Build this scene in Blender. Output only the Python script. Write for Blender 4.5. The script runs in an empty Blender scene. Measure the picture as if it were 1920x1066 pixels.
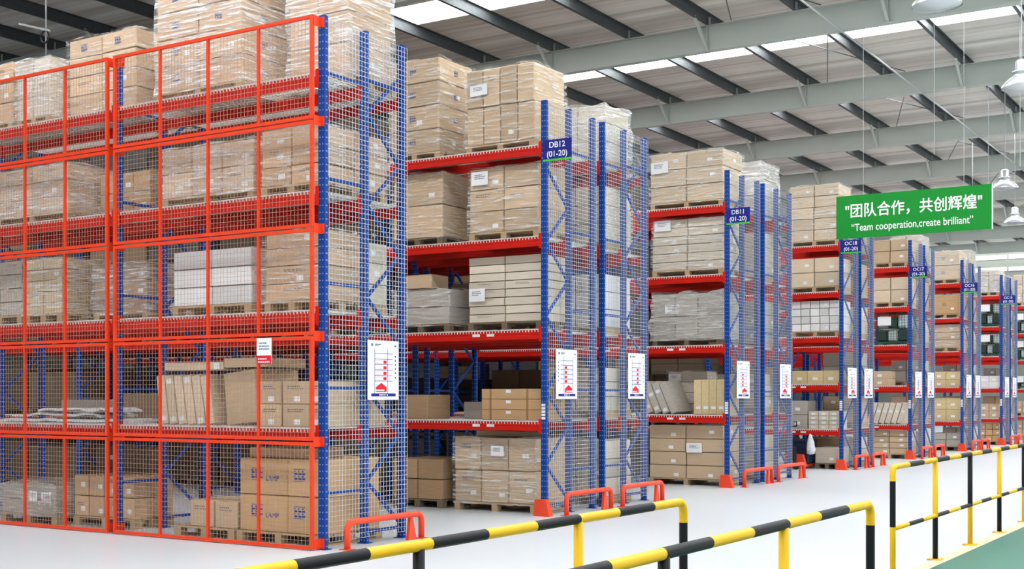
import bpy, math, random
from mathutils import Vector, Matrix, Quaternion

# ------------------------------------------------------------------ camera, world, exposure
S = bpy.context.scene
COL = S.collection
cam_d = bpy.data.cameras.new('camera')
cam = bpy.data.objects.new('camera', cam_d)
COL.objects.link(cam)
cam.location = (0, 0, 1.69)
cam.rotation_euler = (math.radians(90), 0, math.radians(32.319))
cam_d.sensor_width = 36.0
cam_d.lens = 36.0 * 2388.25 / 1920
cam_d.shift_y = (742.19 - 533.0) / 1920
cam_d.clip_end = 300
S.camera = cam

W = bpy.data.worlds.new('daylight')
S.world = W
W.use_nodes = True
W.node_tree.nodes['Background'].inputs[0].default_value = (0.86, 0.94, 1.0, 1)
W.node_tree.nodes['Background'].inputs[1].default_value = 0.6
SKYLIGHT_STRENGTH = 10.8

S.view_settings.view_transform = 'Standard'
S.view_settings.look = 'None'
S.view_settings.exposure = 0.3
S.view_settings.gamma = 1.0
S.view_settings.use_curve_mapping = False
S.cycles.use_denoising = True
S.cycles.max_bounces = 8
S.cycles.diffuse_bounces = 2
S.cycles.glossy_bounces = 3
S.cycles.transparent_max_bounces = 12

R = random.Random(7)

# ------------------------------------------------------------------ materials
def new_mat(name):
    m = bpy.data.materials.new(name)
    m.use_nodes = True
    nt = m.node_tree
    return m, nt, nt.nodes['Principled BSDF']

def N(nt, kind, **kw):
    n = nt.nodes.new(kind)
    for k, v in kw.items():
        setattr(n, k, v)
    return n

def paint(name, col, rough=0.45, metal=0.0, var=0.12, scale=6.0, bump=0.0):
    m, nt, p = new_mat(name)
    tc = N(nt, 'ShaderNodeTexCoord')
    nz = N(nt, 'ShaderNodeTexNoise'); nz.inputs['Scale'].default_value = scale; nz.inputs['Detail'].default_value = 4
    nt.links.new(tc.outputs['Object'], nz.inputs['Vector'])
    mr = N(nt, 'ShaderNodeMapRange'); mr.inputs[3].default_value = 1 - var; mr.inputs[4].default_value = 1 + var
    nt.links.new(nz.outputs[0], mr.inputs[0])
    mx = N(nt, 'ShaderNodeMix', data_type='RGBA', blend_type='MULTIPLY'); mx.inputs[0].default_value = 1
    mx.inputs[6].default_value = (*col, 1)
    nt.links.new(mr.outputs[0], mx.inputs[7])
    nt.links.new(mx.outputs[2], p.inputs['Base Color'])
    p.inputs['Roughness'].default_value = rough
    p.inputs['Metallic'].default_value = metal
    p.inputs['Specular IOR Level'].default_value = 0.22
    if bump:
        b = N(nt, 'ShaderNodeBump'); b.inputs['Strength'].default_value = bump; b.inputs['Distance'].default_value = 0.02
        nt.links.new(nz.outputs[0], b.inputs['Height']); nt.links.new(b.outputs[0], p.inputs['Normal'])
    return m

M = {}
M['blue'] = paint('blue_paint', (0.003, 0.052, 0.29), 0.4)
M['red'] = paint('red_paint', (0.60, 0.014, 0.006), 0.42)
M['orange'] = paint('orange_paint', (0.80, 0.055, 0.014), 0.4)
M['guard'] = paint('guard_orange_paint', (0.86, 0.075, 0.03), 0.42, var=0.2)
M['wire'] = paint('zinc_wire', (0.62, 0.64, 0.66), 0.4, 0.1)
M['wirefront'] = paint('tan_wire', (0.52, 0.33, 0.25), 0.45, 0.1)
M['deck'] = paint('zinc_deck', (0.78, 0.77, 0.75), 0.4, 0.0)
M['wood'] = paint('pallet_wood', (0.50, 0.36, 0.21), 0.8, var=0.3, scale=14)
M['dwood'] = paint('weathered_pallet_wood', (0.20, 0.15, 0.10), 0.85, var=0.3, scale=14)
M['paper'] = paint('paper', (0.86, 0.87, 0.88), 0.6, var=0.03)
M['ink'] = paint('grey_ink', (0.12, 0.13, 0.17), 0.6)
M['inkblue'] = paint('blue_ink', (0.03, 0.08, 0.32), 0.6)
M['inkred'] = paint('red_ink', (0.75, 0.01, 0.03), 0.5)
M['navy'] = paint('navy_sign', (0.012, 0.02, 0.23), 0.35, var=0.04)
M['signgreen'] = paint('sign_green', (0.07, 0.55, 0.05), 0.4, var=0.04)
M['banner'] = paint('banner_green', (0.006, 0.24, 0.026), 0.45, var=0.04)
M['white'] = paint('white_print', (0.88, 0.9, 0.92), 0.45, var=0.02)
M['black'] = paint('black_paint', (0.006, 0.007, 0.009), 0.5, var=0.3)
M['yellow'] = paint('yellow_paint', (0.80, 0.48, 0.008), 0.4, var=0.12)
M['rafter'] = paint('rafter_paint', (0.50, 0.54, 0.50), 0.5, var=0.05, scale=1.5)
M['purlin'] = paint('purlin_steel', (0.085, 0.095, 0.10), 0.5, 0.3, var=0.35, scale=9)  # grey darkened to hold the shade on the purlins' near side
M['rod'] = paint('steel_rod', (0.45, 0.46, 0.47), 0.4, 0.5)
M['lampmetal'] = paint('lamp_aluminium', (0.62, 0.66, 0.68), 0.25, 0.6, var=0.05)
M['wall'] = paint('wall_panel', (0.20, 0.22, 0.19), 0.7, var=0.08, scale=1)
M['greenwire'] = paint('green_wire', (0.03, 0.12, 0.09), 0.5)
M['darkgoods'] = paint('dark_goods', (0.05, 0.06, 0.06), 0.5, var=0.5, scale=12)
M['rubber'] = paint('rubber', (0.015, 0.015, 0.016), 0.6)
M['plastic'] = paint('dark_blue_plastic', (0.015, 0.03, 0.07), 0.4)
M['plasticfilm'] = paint('white_film', (0.75, 0.77, 0.80), 0.3, var=0.25, scale=20, bump=0.6)
M['tape'] = paint('brown_tape', (0.36, 0.20, 0.075), 0.3)

def cardboard():
    m, nt, p = new_mat('cardboard')
    oi = N(nt, 'ShaderNodeObjectInfo'); tc = N(nt, 'ShaderNodeTexCoord')
    mp = N(nt, 'ShaderNodeMapping'); mp.inputs['Scale'].default_value = (1.2, 1.2, 7)
    nz = N(nt, 'ShaderNodeTexNoise'); nz.inputs['Scale'].default_value = 2.5; nz.inputs['Detail'].default_value = 5
    add = N(nt, 'ShaderNodeVectorMath', operation='ADD')
    nt.links.new(tc.outputs['Object'], add.inputs[0]); 
    sc = N(nt, 'ShaderNodeVectorMath', operation='SCALE'); sc.inputs[3].default_value = 37
    cx = N(nt, 'ShaderNodeCombineXYZ')
    for i in range(3): nt.links.new(oi.outputs['Random'], cx.inputs[i])
    nt.links.new(cx.outputs[0], sc.inputs[0]); nt.links.new(sc.outputs[0], add.inputs[1])
    nt.links.new(add.outputs[0], mp.inputs[0]); nt.links.new(mp.outputs[0], nz.inputs['Vector'])
    mr = N(nt, 'ShaderNodeMapRange'); mr.inputs[3].default_value = 0.78; mr.inputs[4].default_value = 1.16
    nt.links.new(nz.outputs[0], mr.inputs[0])
    rr = N(nt, 'ShaderNodeMapRange'); rr.inputs[3].default_value = 0.9; rr.inputs[4].default_value = 1.08
    nt.links.new(oi.outputs['Random'], rr.inputs[0])
    mm = N(nt, 'ShaderNodeMath', operation='MULTIPLY')
    nt.links.new(mr.outputs[0], mm.inputs[0]); nt.links.new(rr.outputs[0], mm.inputs[1])
    mx = N(nt, 'ShaderNodeMix', data_type='RGBA', blend_type='MULTIPLY'); mx.inputs[0].default_value = 1
    nt.links.new(oi.outputs['Color'], mx.inputs[6]); nt.links.new(mm.outputs[0], mx.inputs[7])
    nt.links.new(mx.outputs[2], p.inputs['Base Color'])
    p.inputs['Roughness'].default_value = 0.8
    p.inputs['Specular IOR Level'].default_value = 0.15
    return m
M['card'] = cardboard()

def wrap_mat(name, lo, hi, tint, thr=(0.50, 0.72)):
    m, nt, p = new_mat(name)
    out = nt.nodes['Material Output']
    tc = N(nt, 'ShaderNodeTexCoord')
    oi = N(nt, 'ShaderNodeObjectInfo')
    cx = N(nt, 'ShaderNodeCombineXYZ')
    for i in range(3): nt.links.new(oi.outputs['Random'], cx.inputs[i])
    sc = N(nt, 'ShaderNodeVectorMath', operation='SCALE'); sc.inputs[3].default_value = 53
    nt.links.new(cx.outputs[0], sc.inputs[0])
    add = N(nt, 'ShaderNodeVectorMath', operation='ADD')
    nt.links.new(tc.outputs['Object'], add.inputs[0]); nt.links.new(sc.outputs[0], add.inputs[1])
    mp = N(nt, 'ShaderNodeMapping'); mp.inputs['Scale'].default_value = (2.6, 2.6, 38)
    mp.inputs['Rotation'].default_value = (0.05, 0.06, 0)
    nt.links.new(add.outputs[0], mp.inputs[0])
    nz = N(nt, 'ShaderNodeTexNoise'); nz.inputs['Scale'].default_value = 1.0; nz.inputs['Detail'].default_value = 6; nz.inputs['Roughness'].default_value = 0.65; nz.inputs['Distortion'].default_value = 0.6
    nt.links.new(mp.outputs[0], nz.inputs['Vector'])
    mr = N(nt, 'ShaderNodeMapRange'); mr.inputs[1].default_value = thr[0]; mr.inputs[2].default_value = thr[1]  # white streaks paint glossy highlights onto the clear film
    mr.inputs[3].default_value = lo; mr.inputs[4].default_value = hi
    nt.links.new(nz.outputs[0], mr.inputs[0])
    bp = N(nt, 'ShaderNodeBump'); bp.inputs['Strength'].default_value = 0.45; bp.inputs['Distance'].default_value = 0.03
    nt.links.new(nz.outputs[0], bp.inputs['Height']); nt.links.new(bp.outputs[0], p.inputs['Normal'])
    p.inputs['Base Color'].default_value = (*tint, 1)
    p.inputs['Roughness'].default_value = 0.2
    p.inputs['Specular IOR Level'].default_value = 0.8
    tr = N(nt, 'ShaderNodeBsdfTransparent')
    ms = N(nt, 'ShaderNodeMixShader')
    nt.links.new(mr.outputs[0], ms.inputs[0]); nt.links.new(tr.outputs[0], ms.inputs[1]); nt.links.new(p.outputs[0], ms.inputs[2])
    nt.links.new(ms.outputs[0], out.inputs[0])
    return m
M['wrap1'] = wrap_mat('thin_stretch_film', 0.03, 0.70, (0.96, 0.95, 0.93), (0.50, 0.66))
M['wrap2'] = wrap_mat('thick_stretch_film', 0.10, 0.85, (0.96, 0.96, 0.95), (0.46, 0.64))
M['wrap3'] = wrap_mat('grey_stretch_film', 0.22, 0.85, (0.66, 0.64, 0.60), (0.42, 0.62))

def floor_mat():
    m, nt, p = new_mat('white_concrete')
    tc = N(nt, 'ShaderNodeTexCoord')
    nz = N(nt, 'ShaderNodeTexNoise'); nz.inputs['Scale'].default_value = 0.7; nz.inputs['Detail'].default_value = 7; nz.inputs['Roughness'].default_value = 0.6
    nt.links.new(tc.outputs['Object'], nz.inputs['Vector'])
    cr = N(nt, 'ShaderNodeValToRGB')
    cr.color_ramp.elements[0].position = 0.3; cr.color_ramp.elements[0].color = (0.49, 0.53, 0.57, 1)
    cr.color_ramp.elements[1].position = 0.65; cr.color_ramp.elements[1].color = (0.64, 0.67, 0.69, 1)
    nt.links.new(nz.outputs[0], cr.inputs[0]); nt.links.new(cr.outputs[0], p.inputs['Base Color'])
    p.inputs['Roughness'].default_value = 0.32
    return m
M['floor'] = floor_mat()
M['greenfloor'] = paint('green_floor', (0.028, 0.17, 0.12), 0.35, var=0.12, scale=1.2)
M['beigeline'] = paint('beige_line', (0.72, 0.55, 0.36), 0.5, var=0.08)

def roof_mat():
    m, nt, p = new_mat('roof_insulation')
    tc = N(nt, 'ShaderNodeTexCoord')
    mp = N(nt, 'ShaderNodeMapping'); mp.inputs['Scale'].default_value = (0.8, 7.5, 1); mp.inputs['Rotation'].default_value = (0, 0, 0.04)
    nt.links.new(tc.outputs['Object'], mp.inputs[0])
    nz = N(nt, 'ShaderNodeTexNoise'); nz.inputs['Scale'].default_value = 1.0; nz.inputs['Detail'].default_value = 7; nz.inputs['Roughness'].default_value = 0.65; nz.inputs['Distortion'].default_value = 0.8
    nt.links.new(mp.outputs[0], nz.inputs['Vector'])
    cr = N(nt, 'ShaderNodeValToRGB')
    cr.color_ramp.elements[0].position = 0.36; cr.color_ramp.elements[0].color = (0.60, 0.53, 0.46, 1)  # light and dark of the crinkles painted into the colour
    cr.color_ramp.elements[1].position = 0.60; cr.color_ramp.elements[1].color = (0.97, 0.92, 0.86, 1)
    nt.links.new(nz.outputs[0], cr.inputs[0]); nt.links.new(cr.outputs[0], p.inputs['Base Color'])
    bp = N(nt, 'ShaderNodeBump'); bp.inputs['Strength'].default_value = 0.9; bp.inputs['Distance'].default_value = 0.08
    nt.links.new(nz.outputs[0], bp.inputs['Height']); nt.links.new(bp.outputs[0], p.inputs['Normal'])
    p.inputs['Roughness'].default_value = 0.42
    return m
M['roof'] = roof_mat()

def emit(name, col, strength):
    m, nt, p = new_mat(name)
    e = N(nt, 'ShaderNodeEmission'); e.inputs[0].default_value = (*col, 1); e.inputs[1].default_value = strength
    nt.links.new(e.outputs[0], nt.nodes['Material Output'].inputs[0])
    return m
M['sky'] = emit('daylit_skylight', (0.97, 0.99, 1.0), SKYLIGHT_STRENGTH)
M['window'] = emit('daylit_window', (0.97, 0.99, 1.0), 2.2)

def post_mat():
    m, nt, p = new_mat('perforated_blue_post')
    tc = N(nt, 'ShaderNodeTexCoord'); sp = N(nt, 'ShaderNodeSeparateXYZ')
    nt.links.new(tc.outputs['Object'], sp.inputs[0])
    def math_(op, a, b=None, v=None):
        n = N(nt, 'ShaderNodeMath', operation=op)
        nt.links.new(a, n.inputs[0])
        if b is not None: nt.links.new(b, n.inputs[1])
        elif v is not None: n.inputs[1].default_value = v
        return n.outputs[0]
    zz = math_('SUBTRACT', math_('MODULO', sp.outputs[2], v=0.075), v=0.0375)
    xx = math_('SUBTRACT', math_('ABSOLUTE', sp.outputs[0]), v=0.020)
    yy = math_('SUBTRACT', math_('ABSOLUTE', sp.outputs[1]), v=0.010)
    gm = N(nt, 'ShaderNodeNewGeometry'); sn = N(nt, 'ShaderNodeSeparateXYZ'); nt.links.new(gm.outputs['Normal'], sn.inputs[0])
    front = math_('GREATER_THAN', math_('ABSOLUTE', sn.outputs[1]), v=0.7)
    mixu = N(nt, 'ShaderNodeMix'); nt.links.new(front, mixu.inputs[0]); nt.links.new(yy, mixu.inputs[2]); nt.links.new(xx, mixu.inputs[3])
    u2 = math_('POWER', math_('ABSOLUTE', mixu.outputs[0]), v=2); z2 = math_('POWER', math_('ABSOLUTE', zz), v=2)
    d = math_('ADD', u2, z2)
    hole = math_('LESS_THAN', d, v=0.0075 ** 2)
    mx = N(nt, 'ShaderNodeMix', data_type='RGBA'); nt.links.new(hole, mx.inputs[0])
    mx.inputs[6].default_value = (0.003, 0.052, 0.29, 1); mx.inputs[7].default_value = (0.28, 0.36, 0.55, 1)  # pale dots paint the light showing through the post holes
    nt.links.new(mx.outputs[2], p.inputs['Base Color']); p.inputs['Roughness'].default_value = 0.45; p.inputs['Specular IOR Level'].default_value = 0.22
    return m
M['post'] = post_mat()

# ------------------------------------------------------------------ mesh helpers   (a = metres to the left, b = metres into the hall)
def V(a, b, z): return Vector((-a, b, z))

class MB:
    def __init__(s): s.v = []; s.f = []; s.mi = []
    def add(s, vs, fs, mi=0):
        o = len(s.v); s.v += [tuple(x) for x in vs]; s.f += [tuple(i + o for i in f) for f in fs]; s.mi += [mi] * len(fs)
    def box(s, lo, hi, mi=0):
        x0, y0, z0 = lo; x1, y1, z1 = hi
        s.add([(x0,y0,z0),(x1,y0,z0),(x1,y1,z0),(x0,y1,z0),(x0,y0,z1),(x1,y0,z1),(x1,y1,z1),(x0,y1,z1)],
              [(0,3,2,1),(4,5,6,7),(0,1,5,4),(1,2,6,5),(2,3,7,6),(3,0,4,7)], mi)
    def bar(s, p, q, w, h=None, up=(0, 0, 1), mi=0):
        p, q = Vector(p), Vector(q); d = (q - p).normalized(); up = Vector(up)
        if abs(d.dot(up)) > 0.95: up = Vector((1, 0, 0))
        sx = d.cross(up).normalized(); sy = sx.cross(d)
        h = h or w; sx *= w / 2; sy *= h / 2
        vs = [p - sx - sy, p + sx - sy, p + sx + sy, p - sx + sy, q - sx - sy, q + sx - sy, q + sx + sy, q - sx + sy]
        s.add(vs, [(0,1,2,3),(7,6,5,4),(0,4,5,1),(1,5,6,2),(2,6,7,3),(3,7,4,0)], mi)
    def tube(s, pts, r, n=10, mats=None, cap=True):
        pts = [Vector(p) for p in pts]; rings = []
        ref = None
        for i, p in enumerate(pts):
            d = ((pts[min(i + 1, len(pts) - 1)] - p).normalized() + (p - pts[max(i - 1, 0)]).normalized()).normalized()
            if ref is None: ref = Vector((0, 0, 1)) if abs(d.z) < 0.9 else Vector((1, 0, 0))
            sx = d.cross(ref).normalized(); sy = sx.cross(d); ref = sy
            o = len(s.v); rr = r[i] if isinstance(r, (list, tuple)) else r
            for k in range(n):
                t = 2 * math.pi * k / n
                s.v.append(tuple(p + sx * math.cos(t) * rr + sy * math.sin(t) * rr))
            rings.append(o)
        for i in range(len(rings) - 1):
            A, B = rings[i], rings[i + 1]
            for k in range(n):
                s.f.append((A + k, A + (k + 1) % n, B + (k + 1) % n, B + k)); s.mi.append(mats[i] if mats else 0)
        if cap:
            s.f.append(tuple(rings[0] + k for k in reversed(range(n)))); s.mi.append(mats[0] if mats else 0)
            s.f.append(tuple(rings[-1] + k for k in range(n))); s.mi.append(mats[-1] if mats else 0)
    def mesh(s, name, mats, smooth=False):
        me = bpy.data.meshes.new(name); me.from_pydata(s.v, [], s.f)
        for m in (mats if isinstance(mats, (list, tuple)) else [mats]): me.materials.append(m)
        if len(me.materials) > 1: me.polygons.foreach_set('material_index', s.mi)
        if smooth: me.polygons.foreach_set('use_smooth', [True] * len(me.polygons))
        me.update(); return me

def unit_box(bev):
    vs, fs = [], []
    mb = MB()
    if not bev:
        mb.box((-.5,-.5,-.5), (.5,.5,.5)); return mb
    h, i = .5, .5 - bev
    idx = {}
    for ax in range(3):
        for sx in (-1, 1):
            for sy in (-1, 1):
                for sz in (-1, 1):
                    c = [sx * i, sy * i, sz * i]; c[ax] = (sx, sy, sz)[ax] * h
                    idx[(ax, sx, sy, sz)] = len(mb.v); mb.v.append(tuple(c))
    g = lambda ax, *s: idx[(ax,) + s]
    def face(l, out):
        p = [Vector(mb.v[k]) for k in l]; n = (p[1] - p[0]).cross(p[2] - p[0])
        mb.f.append(tuple(l if n.dot(Vector(out)) > 0 else l[::-1])); mb.mi.append(0)
    for s in (-1, 1):
        face([g(0,s,-1,-1), g(0,s,1,-1), g(0,s,1,1), g(0,s,-1,1)], (s,0,0))
        face([g(1,-1,s,-1), g(1,1,s,-1), g(1,1,s,1), g(1,-1,s,1)], (0,s,0))
        face([g(2,-1,-1,s), g(2,1,-1,s), g(2,1,1,s), g(2,-1,1,s)], (0,0,s))
        for t in (-1, 1):
            face([g(1,-1,s,t), g(1,1,s,t), g(2,1,s,t), g(2,-1,s,t)], (0,s,t))
            face([g(0,s,-1,t), g(0,s,1,t), g(2,s,1,t), g(2,s,-1,t)], (s,0,t))
            face([g(0,s,t,-1), g(0,s,t,1), g(1,s,t,1), g(1,s,t,-1)], (s,t,0))
            for u in (-1, 1):
                face([g(0,s,t,u), g(1,s,t,u), g(2,s,t,u)], (s,t,u))
    return mb

_cache = {}
def ub(mat, bev=0.0):
    k = ('ub', mat, bev)
    if k not in _cache: _cache[k] = unit_box(bev).mesh('box_' + mat, M[mat])
    return _cache[k]

def link(name, data, parent=None, loc=(0,0,0), rot=None, scale=None, quat=None):
    o = bpy.data.objects.new(name, data); COL.objects.link(o)
    if parent is not None:      # every transform is given in world terms, so the parent's is undone
        o.parent = parent
        pr = parent.rotation_quaternion if parent.rotation_mode == 'QUATERNION' else parent.rotation_euler
        o.matrix_parent_inverse = Matrix.LocRotScale(parent.location, pr, parent.scale).inverted()
    o.location = loc
    if rot: o.rotation_euler = rot
    if quat is not None: o.rotation_mode = 'QUATERNION'; o.rotation_quaternion = quat
    if scale: o.scale = scale
    return o
def tag(o, label=None, cat=None, group=None, kind=None):
    if label: o['label'] = label
    if cat: o['category'] = cat
    if group: o['group'] = group
    if kind: o['kind'] = kind
    return o
def empty(name, loc, label=None, cat=None, group=None):
    return tag(link(name, None, None, loc), label, cat, group)
def box(name, mat, lo, hi, parent=None, bev=0.0, rot=None):
    """axis-aligned block given by corners in (a, b, z)"""
    c = V((lo[0]+hi[0])/2, (lo[1]+hi[1])/2, (lo[2]+hi[2])/2)
    return link(name, ub(mat, bev), parent, c, rot, (abs(hi[0]-lo[0]), abs(hi[1]-lo[1]), abs(hi[2]-lo[2])))
def strut(name, mat, p, q, w, h, parent=None):
    p, q = Vector(p), Vector(q); d = q - p
    return link(name, ub(mat), parent, (p + q) / 2, None, (w, h, d.length), d.to_track_quat('Z', 'Y'))
def holder(mb, name, mats, parent=None, origin=(0,0,0), smooth=False, kind=None):
    """mesh given in world coordinates, its origin moved to the given point"""
    o0 = Vector(origin); mb.v = [tuple(Vector(v) - o0) for v in mb.v]
    o = link(name, mb.mesh(name, mats, smooth), parent, o0)
    if kind: o['kind'] = kind
    return o

def text_mesh(body, size, mat, bold=0.0):
    k = ('t', body, size, mat, bold)
    if k in _cache: return _cache[k]
    c = bpy.data.curves.new('text', 'FONT'); c.body = body; c.size = size; c.align_x = 'CENTER'; c.align_y = 'CENTER'; c.offset = bold
    c.extrude = 0.0012
    o = bpy.data.objects.new('text', c); COL.objects.link(o)
    bpy.context.view_layer.update()
    me = bpy.data.meshes.new_from_object(o.evaluated_get(bpy.context.evaluated_depsgraph_get()))
    bpy.data.objects.remove(o); bpy.data.curves.remove(c)
    me.materials.clear(); me.materials.append(M[mat])
    _cache[k] = me
    return me
FRONT = (math.radians(90), 0, 0)            # lettering read from the aisle in front (faces -b)
ENDON = (math.radians(90), 0, math.radians(90))   # lettering on the row ends (faces the walkway)

# ------------------------------------------------------------------ setting: floor, roof, walls
def quad_struct(name, mat, a0, a1, b0, b1, z0, z1, label):
    return tag(box(name, mat, (a0, b0, z0), (a1, b1, z1)), label, None, None, 'structure')
quad_struct('floor', 'floor', -14, 44, -8, 74, -0.2, 0, 'glossy white concrete warehouse floor')
quad_struct('trim_1', 'beigeline', 3.21, 3.36, -8, 74, 0, 0.004, 'beige painted line along the green walkway')
quad_struct('trim_2', 'greenfloor', 0.6, 3.21, -8, 74, 0, 0.003, 'green painted walkway strip on the floor')
quad_struct('wall_left', 'wall', 44, 44.2, -8, 74, 0, 10.05, 'far side wall panelling behind the racks')
fw = quad_struct('wall_far', 'wall', -14, 44, 74, 74.2, 0, 10.05, 'pale far wall with two strips of bright glazing')
for i, (z0, z1) in enumerate(((8.60, 8.80), (9.26, 9.48))):
    for k in range(4):
        a = 10.5 + k * 2.0
        box('pane', 'window', (a, 73.95, z0), (a + 1.9, 74.0, z1), fw)

RAFT = [25.8 + 6.33 * k for k in range(-5, 8)]
ZB, ZT = 9.2, 9.76
PUR = [-9 + 1.965 * k + 0.6 for k in range(27)]
ROOFZ = 10.02
ce = tag(empty('ceiling', V(15, 33, ROOFZ)), 'crinkled beige-grey roof insulation between the purlins', None, None, 'structure')
for k, b in enumerate(RAFT):
    # insulation on both sides of a translucent skylight strip
    nb = b + 6.33
    s0, s1 = b + 2.3, b + 3.55
    for (y0, y1) in ((b, s0), (s1, nb)):
        box('insulation_panel', 'roof', (-14, y0, ROOFZ), (44, y1, ROOFZ + 0.08), ce)
    box('insulation_panel', 'roof', (19.5, s0, ROOFZ), (44, s1, ROOFZ + 0.08), ce)
    box('skylight', 'sky', (-14, s0, ROOFZ + 0.05), (19.5, s1, ROOFZ + 0.08), ce)
    r = tag(empty('roof_beam', V(15, b, ZB)), 'pale grey-green steel roof beam spanning above the racks', None, None, 'structure')
    for nm, lo, hi in (('web', -0.008, 0.008),):
        box('web', 'rafter', (-14, b + lo, ZB), (44, b + hi, ZT), r)
    box('bottom_flange', 'rafter', (-14, b - 0.1, ZB), (44, b + 0.1, ZB + 0.016), r)
    box('top_flange', 'rafter', (-14, b - 0.1, ZT - 0.016), (44, b + 0.1, ZT), r)
    for j, a in enumerate(PUR):
        if not (2 < a < 30 and b > 10): continue
        box('purlin_cleat', 'rafter', (a - 0.05, b - 0.01, ZT), (a + 0.05, b + 0.01, ZT + 0.2), r)
        if j % 2 == 0:
            strut('fly_brace', 'rafter', V(a, b - 0.75, ZT + 0.04), V(a, b - 0.03, ZB + 0.02), 0.06, 0.05, r)
            box('stiffener', 'rafter', (a - 0.012, b - 0.09, ZB + 0.016), (a + 0.012, b - 0.008, ZT - 0.016), r)
for a in PUR:
    mb = MB()
    y0, y1 = -8, 74
    z0, z1 = ZT, ROOFZ
    mb.box((-a - 0.004, y0, z0), (-a + 0.004, y1, z1)); mb.box((-a, y0, z0), (-a + 0.075, y1, z0 + 0.006)); mb.box((-a, y0, z1 - 0.006), (-a + 0.075, y1, z1))
    tag(holder(mb, 'purlin', M['purlin'], None, V(a, 33, ZT)), 'steel roof purlin, shade painted into its grey, running the length of the hall', None, None, 'structure')
# thin sag rods and wind bracing under the insulation
for k, b in enumerate(RAFT):
    if b < 15: continue
    mb = MB()
    mb.tube([V(2, b + 1.9, ZT + 0.1), V(30, b + 1.9, ZT + 0.1)], 0.008, 5)
    tag(holder(mb, 'sag_rod', M['rod'], None, V(15, b + 1.9, ZT)), 'thin sag rod linking the purlins', None, None, 'structure')
    for (p, q) in (((8.65, 0.2), (10.62, 6.1)), ((10.62, 0.2), (8.65, 6.1))):
        mb = MB(); mb.tube([V(p[0], b + p[1], ZT - 0.02), V(q[0], b + q[1], ZT - 0.02)], 0.012, 5)
        tag(holder(mb, 'wind_brace', M['purlin'], None, V(9.6, b + 3, ZT)), 'thin dark diagonal wind brace under the roof', None, None, 'structure')

# ------------------------------------------------------------------ pallet racks
A0 = 9.266
H = 5.88
BAY = 3.315
def post_mesh():
    if 'post' in _cache: return _cache['post']
    w, d, l = 0.045, 0.036, 0.014
    prof = [(-w, -d), (w, -d), (w, d * 0.35), (w * 0.72, d * 0.55), (w * 0.72, d), (l, d), (l, d - 0.012), (-l, d - 0.012), (-l, d), (-w * 0.72, d), (-w * 0.72, d * 0.55), (-w, d * 0.35)]
    n = len(prof); mb = MB()
    vs = [(x, y, 0) for x, y in prof] + [(x, y, H) for x, y in prof]
    fs = [(i, (i + 1) % n, n + (i + 1) % n, n + i) for i in range(n)] + [tuple(range(n - 1, -1, -1)), tuple(range(n, 2 * n))]
    mb.add(vs, fs); _cache['post'] = mb.mesh('post', M['post']); return _cache['post']
def beam_mesh(h):
    k = ('beam', h)
    if k in _cache: return _cache[k]
    L = BAY - 0.09; t = 0.025
    prof = [(-t, 0), (-t, -h * 0.42), (-t + 0.006, -h * 0.46), (-t + 0.006, -h * 0.54), (-t, -h * 0.58), (-t, -h), (t, -h), (t, -0.03), (t * 0.2, -0.03), (t * 0.2, 0)]
    n = len(prof); mb = MB()
    vs = [(-L / 2, y, z) for y, z in prof] + [(L / 2, y, z) for y, z in prof]
    fs = [tuple(reversed((i, (i + 1) % n, n + (i + 1) % n, n + i))) for i in range(n)] + [tuple(range(n)), tuple(range(2 * n - 1, n - 1, -1))]
    mb.add(vs, fs); _cache[k] = mb.mesh('beam', M['red']); return _cache[k]
def conn_mesh(h):
    k = ('conn', h)
    if k in _cache: return _cache[k]
    mb = MB(); mb.box((-0.004, -0.03, -h - 0.035), (0.004, 0.03, 0.05)); mb.box((-0.022, -0.044, -h - 0.035), (0.022, -0.038, 0.05)); mb.box((-0.022, -0.038, -h - 0.035), (-0.016, -0.03, 0.05))
    _cache[k] = mb.mesh('connector', M['red']); return _cache[k]
def deck_mesh(depth):
    k = ('deck', depth)
    if k in _cache: return _cache[k]
    mb = MB(); L = BAY - 0.12; n = 62
    for i in range(n):
        x = -L / 2 + L * (i + .5) / n
        mb.bar((x, -0.034, 0.008), (x, depth + 0.034, 0.008), 0.009, 0.009)
        mb.bar((x, -0.034, 0.0125), (x, -0.034, -0.028), 0.012, 0.007)
    m = int(depth / 0.1)
    for j in range(m + 1):
        y = depth * j / m
        mb.bar((-L / 2, y, 0.016), (L / 2, y, 0.016), 0.008, 0.008)
    mb.bar((-L / 2, -0.036, 0.012), (L / 2, -0.036, 0.012), 0.007, 0.007)
    _cache[k] = mb.mesh('wire_deck', M['deck']); return _cache[k]

def wire_panel(mb, o, u, v, lu, lv, pitch, w):
    """grid of wires spanned by unit vectors u, v from corner o"""
    nu, nv = max(1, round(lu / pitch)), max(1, round(lv / pitch))
    nrm = u.cross(v)
    for i in range(nu + 1):
        p = o + u * (lu * i / nu); mb.bar(p, p + v * lv, w, w * 0.8, nrm)
    for j in range(nv + 1):
        p = o + v * (lv * j / nv) + nrm * w * 0.7; mb.bar(p, p + u * lu, w, w * 0.8, nrm)

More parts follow.
